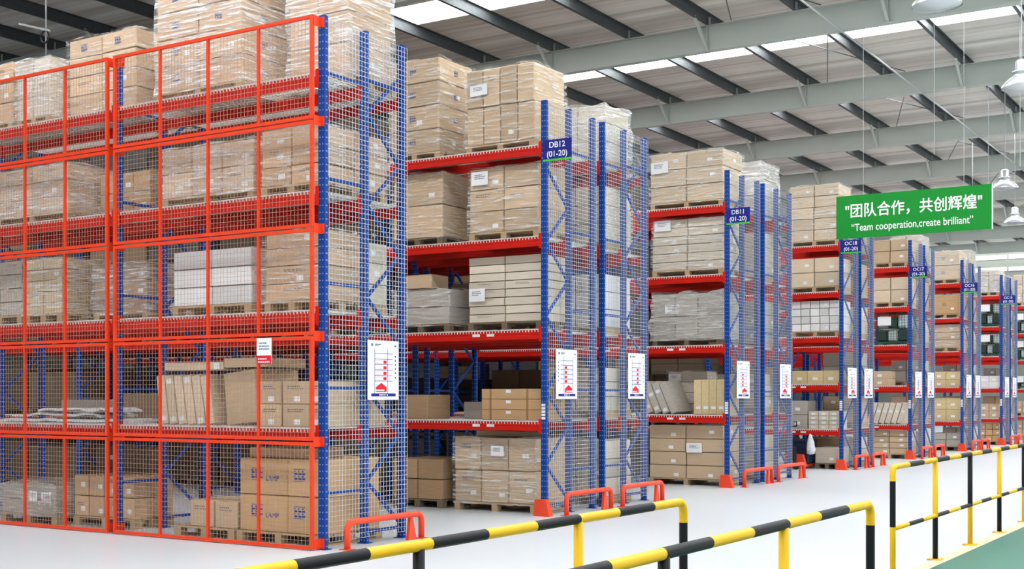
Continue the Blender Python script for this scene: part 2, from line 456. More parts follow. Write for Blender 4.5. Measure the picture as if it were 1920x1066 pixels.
LV4 = [1.32, 2.63, 3.95, 5.245]
LV5 = [0.905, 1.955, 3.06, 4.095, 5.175]
RACKS = {}
def rack(key, posts, levels, bays, label, group, styles, end_mesh=True, connectors=2):
    """posts: b of every column of a frame; styles: bracing of every gap, Z zigzag or H rungs"""
    r = empty('pallet_rack', V(A0 + BAY * bays / 2, posts[0], 0), label, 'pallet rack', group)
    RACKS[key] = (r, posts, levels)
    for f in range(bays + 1):
        a = A0 + f * BAY
        for i, b in enumerate(posts):
            flip = math.pi if i == len(posts) - 1 else 0
            p = link('upright_post', post_mesh(), r, V(a, b, 0), (0, 0, flip))
            if f < 2: box('base_plate', 'blue', (a - 0.07, b - 0.055, 0.001), (a + 0.07, b + 0.055, 0.008), p)
        for i in range(len(posts) - 1):
            b0, b1 = posts[i] + 0.03, posts[i + 1] - 0.03
            if styles[i] == 'H':
                z = 0.62
                while z < H - 0.3:
                    strut('brace', 'blue', V(a, b0, z), V(a, b1, z), 0.03, 0.035, r); z += 1.16
            else:
                z, s = 0.18, 0
                st = 0.53 if len(posts) == 3 else 0.78
                strut('brace', 'blue', V(a, b0, z - 0.05), V(a, b1, z - 0.05), 0.03, 0.035, r)
                while z + st < H - 0.2:
                    q = (b1, b0) if s % 2 == 0 else (b0, b1)
                    strut('brace', 'blue', V(a, q[0], z), V(a, q[1], z + st), 0.03, 0.035, r); z += st; s += 1
                strut('brace', 'blue', V(a, b0, H - 0.55), V(a, b1, H - 0.55), 0.03, 0.035, r)
    bh = 0.125
    for f in range(bays):
        ac = A0 + (f + .5) * BAY
        for z in levels:
            for i, b in enumerate(posts):
                off = -0.012 if i == 0 else (0.012 if i == len(posts) - 1 else 0)
                bm = link('beam', beam_mesh(bh), r, V(ac, b + off, z), (0, 0, math.pi if i == len(posts) - 1 else 0))
                if f < connectors:
                    for e in (-1, 1):
                        aa = ac + e * (BAY / 2 - 0.05)
                        c = bpy.data.objects.new('connector', conn_mesh(bh)); COL.objects.link(c); c.parent = bm
                        c.location = (e * (BAY / 2 - 0.049), 0, 0); c.scale = (-e, 1, 1)
            tag(link('wire_deck', deck_mesh(round(posts[-1] - posts[0], 2)), r, V(ac, posts[0] - 0.012, z)), kind='stuff')
    if end_mesh:
        mb = MB()
        wire_panel(mb, V(A0 - 0.055, posts[0] + 0.03, 0.08), Vector((0, 1, 0)), Vector((0, 0, 1)), posts[-1] - posts[0] + 0.02, H - 0.12, 0.056, 0.0040 if posts[0] < 20 else (0.0034 if posts[0] < 26 else 0.0028))
        holder(mb, 'end_mesh', M['wire'], r, V(A0 - 0.055, posts[0], 0), kind='stuff')
    return r

ROWS = {'F': [10.76, 11.48, 12.165], 'D1': [15.52, 16.20, 16.90], 'D2': [17.24, 17.95, 18.65], 'E1': [22.13, 22.84, 23.58], 'E2': [23.90, 24.65, 25.39],
        'O1': [28.84, 29.88], 'O2': [30.20, 31.16], 'P1': [34.68, 35.72], 'P2': [36.05, 37.05], 'Q1': [40.6, 41.62], 'Q2': [41.93, 42.93],
        'T1': [46.36, 47.4], 'T2': [47.75, 48.85], 'U1': [52.2, 53.2]}
rack('F', ROWS['F'], LV4, 2, 'single pallet rack closed off by orange wire mesh panels', 'pallet racks', 'HZ')
rack('D1', ROWS['D1'], LV4, 4, 'blue and red pallet rack carrying the DB12 sign', 'pallet racks', 'ZH')
rack('D2', ROWS['D2'], LV4, 4, 'pallet rack standing back to back behind the DB12 rack', 'pallet racks', 'HZ')
rack('E1', ROWS['E1'], LV4, 5, 'blue and red pallet rack carrying the DB11 sign', 'pallet racks', 'ZH')
rack('E2', ROWS['E2'], LV4, 5, 'pallet rack standing back to back behind the DB11 rack', 'pallet racks', 'HZ')
for k1, k2, nm in (('O1','O2','OC18'), ('P1','P2','OC17'), ('Q1','Q2','OC16'), ('T1','T2','OC15')):
    rack(k1, ROWS[k1], LV5, 4, 'blue and red pallet rack carrying the %s sign' % nm, 'pallet racks', 'Z', connectors=1)
    rack(k2, ROWS[k2], LV5, 4, 'pallet rack standing back to back behind the %s rack' % nm, 'pallet racks', 'Z', connectors=1)
rack('U1', ROWS['U1'], LV5, 3, 'farthest pallet rack, past the OC15 row at the right edge', 'pallet racks', 'Z', connectors=1)

# orange framed mesh panels along the front of the first rack
rF = RACKS['F'][0]
PZ = [0.0, 1.19, 2.35, 3.53, 4.71, 5.86]
PB = 10.60
for f in range(2):
    an = A0 + f * BAY + 0.025; af = A0 + (f + 1) * BAY - 0.115
    for k in range(5):
        z0, z1 = PZ[k] + 0.012, PZ[k + 1] - 0.004
        mb = MB(); t = 0.036
        for z in (z0 + t / 2, z1 - t / 2): mb.bar(V(an - t/2, PB, z), V(af + t/2, PB, z), t, t)
        w = af - an
        for j in range(5):
            a = an + w * j / 4; mb.bar(V(a, PB, z0 + t), V(a, PB, z1 - t), t if j in (0, 4) else 0.03, t if j in (0, 4) else 0.03)
        p = holder(mb, 'mesh_panel', M['orange'], rF, V((an + af) / 2, PB, z0))
        mb = MB(); wire_panel(mb, V(af, PB + 0.012, z0 + t), Vector((1, 0, 0)), Vector((0, 0, 1)), w, z1 - z0 - 2 * t, 0.054, 0.0033)
        holder(mb, 'wire', M['wirefront'], p, V((an + af) / 2, PB, z0), kind='stuff')
    for k in range(6):
        for a in (an - 0.02, af + 0.02):
            z = min(max(PZ[k], 0.07), 5.80)
            box('panel_bracket', 'orange', (a - 0.004, PB, z - 0.055), (a + 0.004, ROWS['F'][0] - 0.03, z + 0.055), rF)
            box('panel_bracket', 'orange', (a - 0.05, ROWS['F'][0] - 0.046, z - 0.055), (a + 0.02, ROWS['F'][0] - 0.04, z + 0.055), rF)

# ------------------------------------------------------------------ goods
FK = (0.66, 0.44, 0.27); KRAFT = (0.63, 0.47, 0.31); BRIGHT = (0.72, 0.58, 0.42); PALE = (0.70, 0.62, 0.50); BROWN = (0.46, 0.30, 0.17); DARK = (0.36, 0.27, 0.18)
WHITE = (0.83, 0.82, 0.81); GREY = (0.50, 0.46, 0.40); YEL = (0.68, 0.54, 0.30); ORANGE = (0.62, 0.40, 0.21)
RN = {'F': 'orange rack', 'D1': 'DB12 rack', 'D2': 'rear DB12 rack', 'E1': 'DB11 rack', 'E2': 'rear DB11 rack', 'O1': 'OC18 rack', 'O2': 'rear OC18 rack',
      'P1': 'OC17 rack', 'P2': 'rear OC17 rack', 'Q1': 'OC16 rack', 'Q2': 'rear OC16 rack', 'T1': 'OC15 rack', 'T2': 'rear OC15 rack', 'U1': 'farthest rack'}
def where(key, lv):
    n = len(RACKS[key][2])
    if lv == 0: return 'on the floor under the ' + RN[key]
    w = 'top' if lv == n else ('lowest', 'second', 'third', 'fourth')[lv - 1]
    return 'on the %s shelf of the %s' % (w, RN[key])
def shelf_z(key, lv): return 0.0 if lv == 0 else RACKS[key][2][lv - 1] + 0.021

def carton(parent, lo, hi, col, rot=None, name='carton'):
    o = box(name, 'card', lo, hi, parent, 0.02, rot)
    o.color = (*col, 1)
    return o
def sticker(parent, c, w, h, face, mat='paper', name='paper_label', tilt=0.0):
    """thin sheet at centre c (a, b, z); face F = towards the aisle, E = towards the walkway"""
    if face == 'F': return link(name, ub(mat), parent, V(*c), (0, tilt, 0), (w, 0.003, h))
    return link(name, ub(mat), parent, V(*c), (tilt, 0, 0), (0.003, w, h))
def emblem(parent, c, s, face, word=None, mat='inkblue'):
    """printed block emblem: a row of small framed squares, with an optional word"""
    k = ('emb', s, mat)
    if k not in _cache:
        mb = MB()
        for i in range(3):
            x = (i - 1) * 0.36 * s
            for j in range(2):
                mb.box((x - .15 * s, -.0015, (j - .5) * .34 * s - .14 * s), (x + .15 * s, .0015, (j - .5) * .34 * s - .02 * s))
                mb.box((x - .15 * s, -.0015, (j - .5) * .34 * s + .03 * s), (x - .04 * s, .0015, (j - .5) * .34 * s + .14 * s))
        mb.box((-.55 * s, -.0015, .37 * s), (.55 * s, .0015, .41 * s)); mb.box((-.55 * s, -.0015, -.41 * s), (.3 * s, .0015, -.37 * s))
        _cache[k] = mb.mesh('emblem', M[mat])
    o = tag(link('printed_emblem', _cache[k], parent, V(*c), (0, 0, 0 if face == 'F' else math.radians(90))), kind='stuff')
    if word:
        d = 1.0 * s
        link('printed_word', text_mesh(word, s * 0.30, mat), parent, V(c[0] - d, c[1], c[2] - 0.3 * s), FRONT)
    return o
def stroke_print(parent, c, w, h, n, face, rnd, mat='ink'):
    """rows of tiny ink marks, too small to read"""
    mb = MB()
    for j in range(n):
        z = h / 2 - h * (j + .5) / n; x = -w / 2
        end = w / 2 * rnd.uniform(.3, 1)
        while x < end:
            l = rnd.uniform(.05, .14) * w; mb.box((x, -.001, z - h / n * .22), (min(x + l, end + .01), .001, z + h / n * .22)); x += l + .05 * w
    o = link('printed_marks', mb.mesh('printed_marks', M[mat]), parent, V(*c), (0, 0, 0 if face == 'F' else math.radians(90)))
    return tag(o, kind='stuff')

def pallet(parent, a0, a1, b0, b1, z, mat='wood', h=0.125, fine=True):
    p = link('pallet', None, parent, V((a0+a1)/2, (b0+b1)/2, z))
    w = a1 - a0
    n = 5 if fine else 1
    d = (b1 - b0) / n
    for i in range(n):
        box('deck_board', mat, (a0, b0 + i * d, z + h - 0.022), (a1, b0 + i * d + d * (0.82 if fine else 1), z + h), p)
    for a in (a0 + 0.05, (a0 + a1) / 2, a1 - 0.05):
        if fine:
            for b in (b0 + 0.06, (b0 + b1) / 2, b1 - 0.06):
                box('block', mat, (a - 0.048, b - 0.06, z + 0.018), (a + 0.048, b + 0.06, z + h - 0.022), p)
            box('bottom_board', mat, (a - 0.048, b0, z + 0.001), (a + 0.048, b1, z + 0.018), p)
        else:
            box('skid', mat, (a - 0.045, b0, z + 0.001), (a + 0.045, b1, z + h - 0.022), p)
    return p

def film(parent, a0, a1, b0, b1, z0, z1, mat, rnd, rough=0.012, slump=0.0):
    """loose stretch film around a load: wrinkled shell of four sides and a top"""
    mb = MB(); a0 -= .012; a1 += .012; b0 -= .012; b1 += .012; z1 += .01
    nu, nv = 9, 8
    def patch(fn, nu, nv):
        o = len(mb.v)
        for j in range(nv + 1):
            for i in range(nu + 1): mb.v.append(tuple(fn(i / nu, j / nv)))
        for j in range(nv):
            for i in range(nu):
                k = o + j * (nu + 1) + i; mb.f.append((k, k + 1, k + nu + 2, k + nu + 1)); mb.mi.append(0)
    ph = [rnd.uniform(0, 6.3) for _ in range(8)]
    cxm, cym = (a0 + a1) / 2, (b0 + b1) / 2
    def push(a, b, z):
        q = math.sin(7 * z + ph[0] + 3 * a) * .5 + math.sin(17 * z + ph[1] - 5 * b + 4 * a) * .5
        sx = 1 if a > cxm else -1; sy = 1 if b > cym else -1
        ex = abs(a - cxm) / (a1 - a0) * 2; ey = abs(b - cym) / (b1 - b0) * 2
        d = rough * (q + 0.6)
        return V(a + sx * d * (ex > .99), b + sy * d * (ey > .99), z + (rough * math.sin(9 * a + 7 * b + ph[2]) if z > z1 - .001 else 0))
    patch(lambda u, v: push(a1 + (a0 - a1) * u, b0, z0 + (z1 - z0) * v), nu, nv)
    patch(lambda u, v: push(a0, b0 + (b1 - b0) * u, z0 + (z1 - z0) * v), nu, nv)
    patch(lambda u, v: push(a0 + (a1 - a0) * u, b1, z0 + (z1 - z0) * v), nu, nv)
    patch(lambda u, v: push(a1, b1 + (b0 - b1) * u, z0 + (z1 - z0) * v), nu, nv)
    patch(lambda u, v: push(a1 + (a0 - a1) * u, b0 + (b1 - b0) * v, z1), nu, 6)
    return holder(mb, 'stretch_film', M[mat], parent, V(cxm, cym, z0), True)

LOADN = 0
def shade(c, k): return tuple(x * k for x in c)
def load(key, lv, a0, a1, h, desc, nx=2, nz=3, ny=1, col=KRAFT, wrap=None, off=0.14, depth=0.9, pal='wood', extra='', labels=0.25, sheet=None, logo=None,
         fine=None, tiers=None, jit=0.006, marks=0.3, rough=0.012, b0=None, word=None):
    global LOADN
    LOADN += 1
    rnd = random.Random(LOADN * 31 + 5)
    z = shelf_z(key, lv); B0 = b0 if b0 is not None else ROWS[key][0] + off; B1 = B0 + depth
    near = key in ('F', 'D1')
    fine = near if fine is None else fine
    t = empty('pallet_load', V((a0+a1)/2, (B0+B1)/2, z), (desc + ' ' + where(key, lv) + (' ' + extra if extra else '')).strip(), 'pallet load', 'palletised goods')
    zb = z
    if pal: pallet(t, a0, a1, B0, B1, z, pal, 0.125, fine); zb = z + 0.126
    top = z + h
    hh = (top - zb) / nz; ww = (a1 - a0) / nx; dd = (B1 - B0) / ny
    for k in range(nz):
        sh = rnd.uniform(-jit, jit) * 1.5
        for i in range(nx):
            for j in range(ny):
                ca = (a0 + i * ww + .006 + rnd.uniform(0, jit) + sh, B0 + j * dd + .004 + rnd.uniform(0, jit), zb + k * hh + .001)
                cb = (a0 + (i + 1) * ww - .006 + sh, B0 + (j + 1) * dd - .004, zb + (k + 1) * hh - .008)
                c = carton(t, ca, cb, shade(col, rnd.uniform(.88, 1.06)))
                if j == 0:
                    cw, chh = cb[0] - ca[0], cb[2] - ca[2]
                    if logo and rnd.random() < logo:
                        emblem(c, ((ca[0]+cb[0])/2 + .02, ca[1] - .0022, (ca[2]+cb[2])/2), min(.11, cw * .25), 'F', word)
                    elif marks and near and rnd.random() < marks:
                        stroke_print(c, ((ca[0]+cb[0])/2 + rnd.uniform(-.1, .1) * cw, ca[1] - .0015, ca[2] + chh * rnd.uniform(.6, .8)), cw * .45, chh * .18, 2, 'F', rnd)
                    if rnd.random() < labels:
                        sticker(c, (ca[0] + cw * rnd.uniform(.2, .4), ca[1] - .002, ca[2] + chh * rnd.uniform(.25, .55)), min(.1, cw * .3), min(.06, chh * .35), 'F')
                if i == 0 and rnd.random() < labels:
                    sticker(c, (ca[0] - .002, ca[1] + (cb[1]-ca[1]) * rnd.uniform(.3, .7), ca[2] + chh * .5 if j == 0 else (ca[2]+cb[2])/2), .09, .06, 'E')
                if i == 0 and logo and rnd.random() < logo:
                    emblem(c, (ca[0] - .0022, (ca[1]+cb[1])/2, (ca[2]+cb[2])/2), min(.1, dd * .2), 'E')
    if wrap: film(t, a0, a1, B0, B1, zb - .03 if pal else zb + .004, top, wrap, rnd, rough)
    if sheet:
        for (fa, fz, w, hgt) in sheet:
            s = sticker(t, (a1 - (a1 - a0) * fa, B0 - .032, zb + (top - zb) * fz), w, hgt, 'F', 'paper', 'paper_sheet', rnd.uniform(-.05, .05))
            stroke_print(s, (a1 - (a1 - a0) * fa, B0 - .0355, zb + (top - zb) * fz + hgt * .12), w * .6, hgt * .4, 3, 'F', rnd)
    return t

# --- mesh-fronted rack, top shelf
load('F', 4, 9.37, 10.27, 1.95, 'tallest film-wrapped carton load', 2, 5, 1, FK, 'wrap2', depth=0.82, b0=11.31, extra='at the end', labels=.3, rough=.02)
load('F', 4, 10.64, 12.07, 1.75, 'tall wrapped emblem load', 2, 5, 1, FK, 'wrap2', depth=0.8, extra='beside the tallest', logo=.8)
load('F', 4, 12.68, 13.98, 1.12, 'four-high wrapped emblem load', 2, 4, 1, (.72, .52, .34), 'wrap1', depth=0.85, b0=11.12, extra='in its left bay', logo=.6)
load('F', 4, 14.08, 14.76, 0.90, 'white-filmed carton load', 2, 3, 1, PALE, 'wrap2', depth=0.75, extra='near the left edge')
load('F', 4, 14.86, 15.7, 0.93, 'light brown wrapped load', 2, 3, 1, FK, 'wrap1', depth=0.75, extra='at the left edge')
# third shelf
load('F', 3, 9.42, 10.33, 0.78, 'brown carton load', 2, 3, 2, FK, 'wrap1', depth=1.2, extra='at the end', labels=.6)
load('F', 3, 10.45, 11.97, 0.72, 'wide glossy-wrapped carton load', 3, 2, 1, (.72, .52, .34), 'wrap2', depth=0.8, extra='second from the end')
load('F', 3, 12.68, 13.65, 0.64, 'low orange-brown carton load', 3, 2, 1, ORANGE, 'wrap1', depth=0.7, b0=11.35, extra='in its left bay')
load('F', 3, 13.72, 15.2, 0.76, 'wide bright wrapped load', 2, 3, 1, (.72, .52, .34), 'wrap2', depth=0.8, extra='at the left edge')
# second shelf
load('F', 2, 9.45, 10.28, 0.93, 'tan carton block in film', 1, 4, 1, FK, 'wrap1', depth=0.8, extra='at the end')
load('F', 2, 9.45, 10.5, 0.86, 'pale carton block', 2, 3, 1, PALE, None, depth=0.4, b0=11.74, extra='behind the tan block', labels=.5)
load('F', 2, 10.49, 11.79, 0.79, 'plain white carton block', 2, 3, 1, WHITE, None, depth=0.8, extra='second from the end', labels=0, marks=0)
load('F', 2, 12.68, 13.7, 0.76, 'brown film-wrapped load', 2, 3, 1, BROWN, 'wrap2', depth=0.75, b0=11.3, extra='in its left bay')
load('F', 2, 13.84, 14.6, 0.86, 'narrow shiny yellowish load', 2, 5, 1, YEL, 'wrap2', depth=0.75, extra='near the left edge')
load('F', 2, 14.66, 15.6, 0.86, 'dull beige wrapped load', 2, 4, 1, GREY, 'wrap1', depth=0.75, extra='at the left edge')

def loose(name, label, cat, group, lo, hi, col, rot=None, tape=None, lab=None, marks=None, seed=1):
    o = tag(carton(None, lo, hi, col, rot, name), label, cat, group)
    rnd = random.Random(seed)
    # children of a scaled box: give them their own frame through matrix inverse
    def adopt(c):
        bpy.context.view_layer.update
        mw = Matrix.LocRotScale(o.location, o.rotation_euler, o.scale)
        c.parent = o; c.matrix_parent_inverse = mw.inverted()
    w, d, h = hi[0] - lo[0], hi[1] - lo[1], hi[2] - lo[2]
    if lab: adopt(sticker(None, (lo[0] + w * lab[0], lo[1] - .002, lo[2] + h * lab[1]), lab[2], lab[3], 'F'))
    if tape:
        for f in tape: adopt(link('tape', ub('tape'), None, V(lo[0] + w * f, lo[1] - .0012, lo[2] + h * .5), None, (.035, .002, h * .98)))
    if marks: adopt(stroke_print(None, (lo[0] + w * .5, lo[1] - .0015, lo[2] + h * .72), w * .6, h * .2, 2, 'F', rnd))
    return o, adopt

# loose cartons: lowest shelf of the mesh-fronted rack
z = shelf_z('F', 1)
for i, (x0, x1, nm) in enumerate(((10.02, 10.36, 'left'), (9.60, 10.00, 'middle'), (9.42, 9.58, 'narrow end'))):
    for k in range(2):
        loose('carton', '%s label-bearing carton, %s row, stacked beside the end post of the mesh-fronted rack' % (nm, ('bottom', 'top')[k]), 'carton', 'small labelled cartons on the lowest shelf',
              (x0, 10.9, z + k * .262), (x1, 12.05 if i == 2 else 11.5, z + k * .262 + .258), KRAFT, lab=(.45, .22, .09, .06), marks=True, seed=i * 2 + k)
# leaning flat cartons
def leaning(key, label, group, a, b0, b1, z, h, t, ang, col, lab=None):
    """flat carton standing on its edge and tipped by ang (about the depth axis); its lower near corner rests on the shelf"""
    s = math.sin(abs(ang)); c = math.cos(ang)
    cz = z + (h * c + t * s) / 2
    o = link('flat_carton', ub('card', 0.012), None, V(a, (b0 + b1) / 2, cz), (0, -ang, 0), (t, b1 - b0, h)); o.color = (*col, 1)
    tag(o, label, 'carton', group)
    if lab:
        mw = Matrix.LocRotScale(o.location, o.rotation_euler, o.scale)
        for q in lab:
            x = link('paper_label', ub('paper'), o, (0, 0, 0)); x.matrix_parent_inverse = Matrix(); x.location = (0, -.502 - .001, q); x.scale = (.62, .004, .1)
    return o
for i in range(6):
    leaning('F', '%s of six flat cartons leaning together on the lowest mesh-fronted shelf' % ('first', 'second', 'third', 'fourth', 'fifth', 'last')[i], 'leaning flat cartons behind the mesh', 12.02 - i * .155, 10.95, 11.75, z, .60, .135, .13 + i * .012, BRIGHT,
            [(-.38,), (.38, -.4), (-.38,), (.4,), (-.42,), None][i])
leaning('F', 'wide brown panel carton leaning right of the flat cartons behind the mesh', 'leaning flat cartons behind the mesh', 10.75, 11.0, 11.75, z, .62, .5, .10, KRAFT)
carton_flat, _ = loose('flat_carton', 'long flat carton lying on top of the leaning cartons behind the mesh', 'carton', None, (11.05, 11.0, z + .665), (12.05, 11.6, z + .76), BRIGHT, lab=(.1, .5, .09, .08))
loose('flat_carton', 'wide slab carton lying over the brown panel carton behind the mesh', 'carton', None, (10.35, 11.0, z + .69), (11.03, 11.7, z + .80), KRAFT)
# flattened sheets at the left end of the lowest shelf
for i, (x0, x1, b0, b1, zz, th, ang, nm) in enumerate(((12.7, 15.2, 10.95, 11.7, 0.0, .035, 0, 'bottom'), (13.2, 15.0, 11.0, 11.6, .075, .03, .02, 'middle'), (13.0, 14.4, 10.95, 11.5, .145, .025, -.03, 'top'))):
    mb = MB(); n = 10; rnd = random.Random(i)
    hs = [zz + rnd.uniform(0, .035) for _ in range(n + 1)]; hs[0] = hs[-1] = zz
    for j in range(n):
        xa, xb = x0 + (x1 - x0) * j / n, x0 + (x1 - x0) * (j + 1) / n
        pa, pb = V(xa, b0, z + hs[j]), V(xb, b0, z + hs[j + 1])
        vs = [pa, pb, V(xb, b1, z + hs[j + 1]), V(xa, b1, z + hs[j])]; vs += [v + Vector((0, 0, th)) for v in vs]
        mb.add(vs, [(0,1,2,3),(7,6,5,4),(0,4,5,1),(2,6,7,3)] + ([(3,7,4,0)] if j == 0 else []) + ([(1,5,6,2)] if j == n - 1 else []))
    tag(holder(mb, 'packing_sheet', M['plasticfilm'], None, V((x0+x1)/2, b0, z)), '%s of three crumpled grey packing sheets piled behind the mesh' % nm, 'packing sheet', 'packing sheets behind the mesh')
loose('carton', 'grey carton behind the packing sheets on the lowest mesh-fronted shelf', 'carton', None, (14.0, 11.72, z), (14.9, 12.1, z + .30), GREY)
loose('carton', 'brown carton behind the packing sheets, left of the middle post', 'carton', None, (12.75, 11.75, z), (13.7, 12.1, z + .38), DARK)

# --- floor of the mesh-fronted rack: four big cartons with blue emblem, others
big = empty('pallet', V(10.07, 11.3, 0), 'wooden pallet under the four big emblem cartons', 'pallet')
def pallet_thing(label, a0, a1, b0, b1, z, mat, h=.125):
    p = empty('pallet', V((a0+a1)/2, (b0+b1)/2, z), label, 'pallet', 'wooden pallets')
    w = a1 - a0; d = (b1 - b0) / 5
    for i in range(5): box('deck_board', mat, (a0, b0 + i * d, z + h - .022), (a1, b0 + i * d + d * .82, z + h), p)
    for a in (a0 + .05, (a0 + a1) / 2, a1 - .05):
        for b in (b0 + .06, (b0 + b1) / 2, b1 - .06): box('block', mat, (a - .048, b - .06, z + .018), (a + .048, b + .06, z + h - .022), p)
        box('bottom_board', mat, (a - .048, b0, z + .001), (a + .048, b1, z + .018), p)
    return p
bpy.data.objects.remove(big)
pallet_thing('wooden pallet under the four big emblem cartons', 9.42, 10.72, 10.9, 12.0, 0, 'wood')
for i, (x0, x1) in enumerate(((10.02 - .06, 10.70), (9.42, 9.95))):
    for k in range(2):
        zz = .126 + k * .425
        o, adopt = loose('carton', 'big tan carton with blue emblem, %s %s of the four on the floor pallet' % (('bottom', 'top')[k], ('left', 'right')[i]), 'carton', 'big emblem cartons',
                         (x0, 10.93, zz), (x1, 11.95, zz + .42), ORANGE)
        w = x1 - x0; ca = x1 - w * (.38 if i == 0 else .35)
        e = emblem(None, (ca, 10.9285, zz + .24), .17, 'F'); adopt(e)
        if i == 0: adopt(link('printed_word', text_mesh('LAMP', .085, 'inkblue'), None, V(ca - .235, 10.9285, zz + .19), FRONT))
loose('flat_carton', 'dusty flat carton lying on top of the big emblem cartons', 'carton', None, (9.75, 11.0, .976), (10.62, 11.7, 1.09), BROWN)
pallet_thing('wooden pallet under the low lettered cartons behind the mesh', 10.76, 11.75, 10.9, 11.7, 0, 'wood')
loose('carton', 'left low lettered carton on the small floor pallet behind the mesh', 'carton', 'low lettered cartons', (11.14, 10.95, .126), (11.54, 11.6, .44), KRAFT, marks=True)
loose('carton', 'right low lettered carton on the small floor pallet behind the mesh', 'carton', 'low lettered cartons', (10.75, 10.95, .126), (11.12, 11.6, .44), KRAFT, marks=True)
load('F', 0, 12.68, 13.85, 0.66, 'two-row labelled carton load', 4, 2, 1, FK, None, depth=.65, b0=11.1, extra='in its left bay', labels=.9)
load('F', 0, 13.95, 15.1, 0.52, 'grey-filmed load', 1, 2, 1, GREY, 'wrap3', depth=.8, extra='at the left edge', sheet=[(.62, .62, .17, .13), (.86, .58, .2, .15)], rough=.03)
load('F', 0, 13.2, 14.3, 1.0, 'dark carton load', 2, 3, 1, (.20, .14, .09), None, depth=.32, b0=11.82, extra='behind the labelled load', pal='dwood')

# --- DB12 rack
load('D1', 4, 9.52, 10.71, 1.25, 'wrapped load with paper sheet', 4, 2, 1, KRAFT, 'wrap1', depth=.88, extra='at the end', sheet=[(.2, .72, .3, .16)], labels=.3)
load('D1', 4, 11.2, 12.15, 1.56, 'tall wrapped emblem load', 1, 4, 1, KRAFT, 'wrap1', depth=.9, extra='second from the end', logo=.8)
load('D1', 3, 9.45, 10.66, 1.08, 'six-carton wrapped load', 2, 3, 1, KRAFT, 'wrap1', depth=.9, extra='at the end', sheet=[(.17, .84, .29, .2)], labels=.5)
load('D1', 3, 11.15, 12.1, 1.12, 'two-tier wrapped load', 1, 2, 1, KRAFT, 'wrap1', depth=.95, extra='second from the end', pal='dwood')
load('D1', 2, 9.40, 10.68, 1.09, 'flat-carton load', 2, 8, 1, PALE, None, depth=.9, extra='at the end', sheet=[(.14, .42, .28, .19)], labels=0, marks=.5, pal='dwood')
load('D1', 2, 11.02, 12.1, 0.66, 'low wrapped load', 1, 2, 1, GREY, 'wrap1', depth=.9, extra='second from the end', pal='dwood')
loose('carton', 'small carton standing on the low wrapped load of the DB12 rack', 'carton', None, (11.42, 15.75, shelf_z('D1', 2) + .69), (11.95, 16.2, shelf_z('D1', 2) + .90), KRAFT)
z = shelf_z('D1', 1)
for k in range(3):
    loose('flat_carton', '%s of three long taped flat cartons stacked on the lowest DB12 shelf' % ('bottom', 'middle', 'top')[k], 'carton', 'long taped cartons', (9.42, 15.68, z + k * .153), (10.46, 16.5, z + k * .153 + .15), ORANGE, tape=(.23, .84), lab=(.54, .75, .085, .045))
loose('carton', 'plain brown carton at the left of the lowest DB12 shelf', 'carton', None, (11.45, 15.7, z), (12.05, 16.3, z + .37), BROWN)
loose('carton', 'grey carton behind the long taped cartons on the lowest DB12 shelf', 'carton', None, (10.55, 16.3, z), (11.2, 16.8, z + .26), GREY)
load('D1', 0, 9.50, 10.93, 1.08, 'six-carton load', 3, 2, 1, KRAFT, 'wrap1', depth=1.0, extra='at the end', sheet=[(.55, .80, .22, .15)], labels=.8)
loose('flat_carton', 'opened carton lying on the six-carton floor load of the DB12 rack', 'carton', None, (9.9, 15.9, 1.105), (10.7, 16.6, 1.17), DARK)
load('D1', 0, 11.15, 12.1, 0.74, 'old brown load', 2, 2, 1, BROWN, None, depth=.95, extra='second from the end', pal='dwood', labels=.1)
# rear DB12 rack
load('D2', 4, 9.38, 10.35, 0.98, 'crinkled clear-wrapped load', 2, 3, 1, PALE, 'wrap2', off=.28, depth=.85, extra='at the end', rough=.03)
for lv, hh, col, wr, ds in ((3, 1.0, PALE, 'wrap1', 'pale wrapped load'), (2, .95, WHITE, None, 'white carton load'), (1, .8, PALE, None, 'pale carton pile'), (0, 1.0, PALE, None, 'pale floor carton load')):
    load('D2', lv, 9.38, 10.4, hh, ds, 2, 3, 1, col, wr, off=.25, depth=.95, extra='at the end', labels=.3)
load('D1', 3, 12.7, 13.9, 1.05, 'plain carton load', 2, 3, 1, (.22, .15, .09), None, extra='past the second frame', marks=0)  # these inner loads: carton brown deepened to stand in for rack shade
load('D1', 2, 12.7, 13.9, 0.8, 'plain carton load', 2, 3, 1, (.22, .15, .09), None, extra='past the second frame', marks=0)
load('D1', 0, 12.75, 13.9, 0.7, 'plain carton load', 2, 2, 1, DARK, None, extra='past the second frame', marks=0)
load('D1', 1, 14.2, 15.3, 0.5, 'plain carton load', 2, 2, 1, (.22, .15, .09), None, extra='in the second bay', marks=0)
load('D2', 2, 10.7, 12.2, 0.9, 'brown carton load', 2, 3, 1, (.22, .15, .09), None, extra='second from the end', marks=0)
load('D2', 0, 10.9, 12.3, 0.6, 'low brown carton load', 2, 2, 1, (.22, .15, .09), None, extra='second from the end', marks=0)

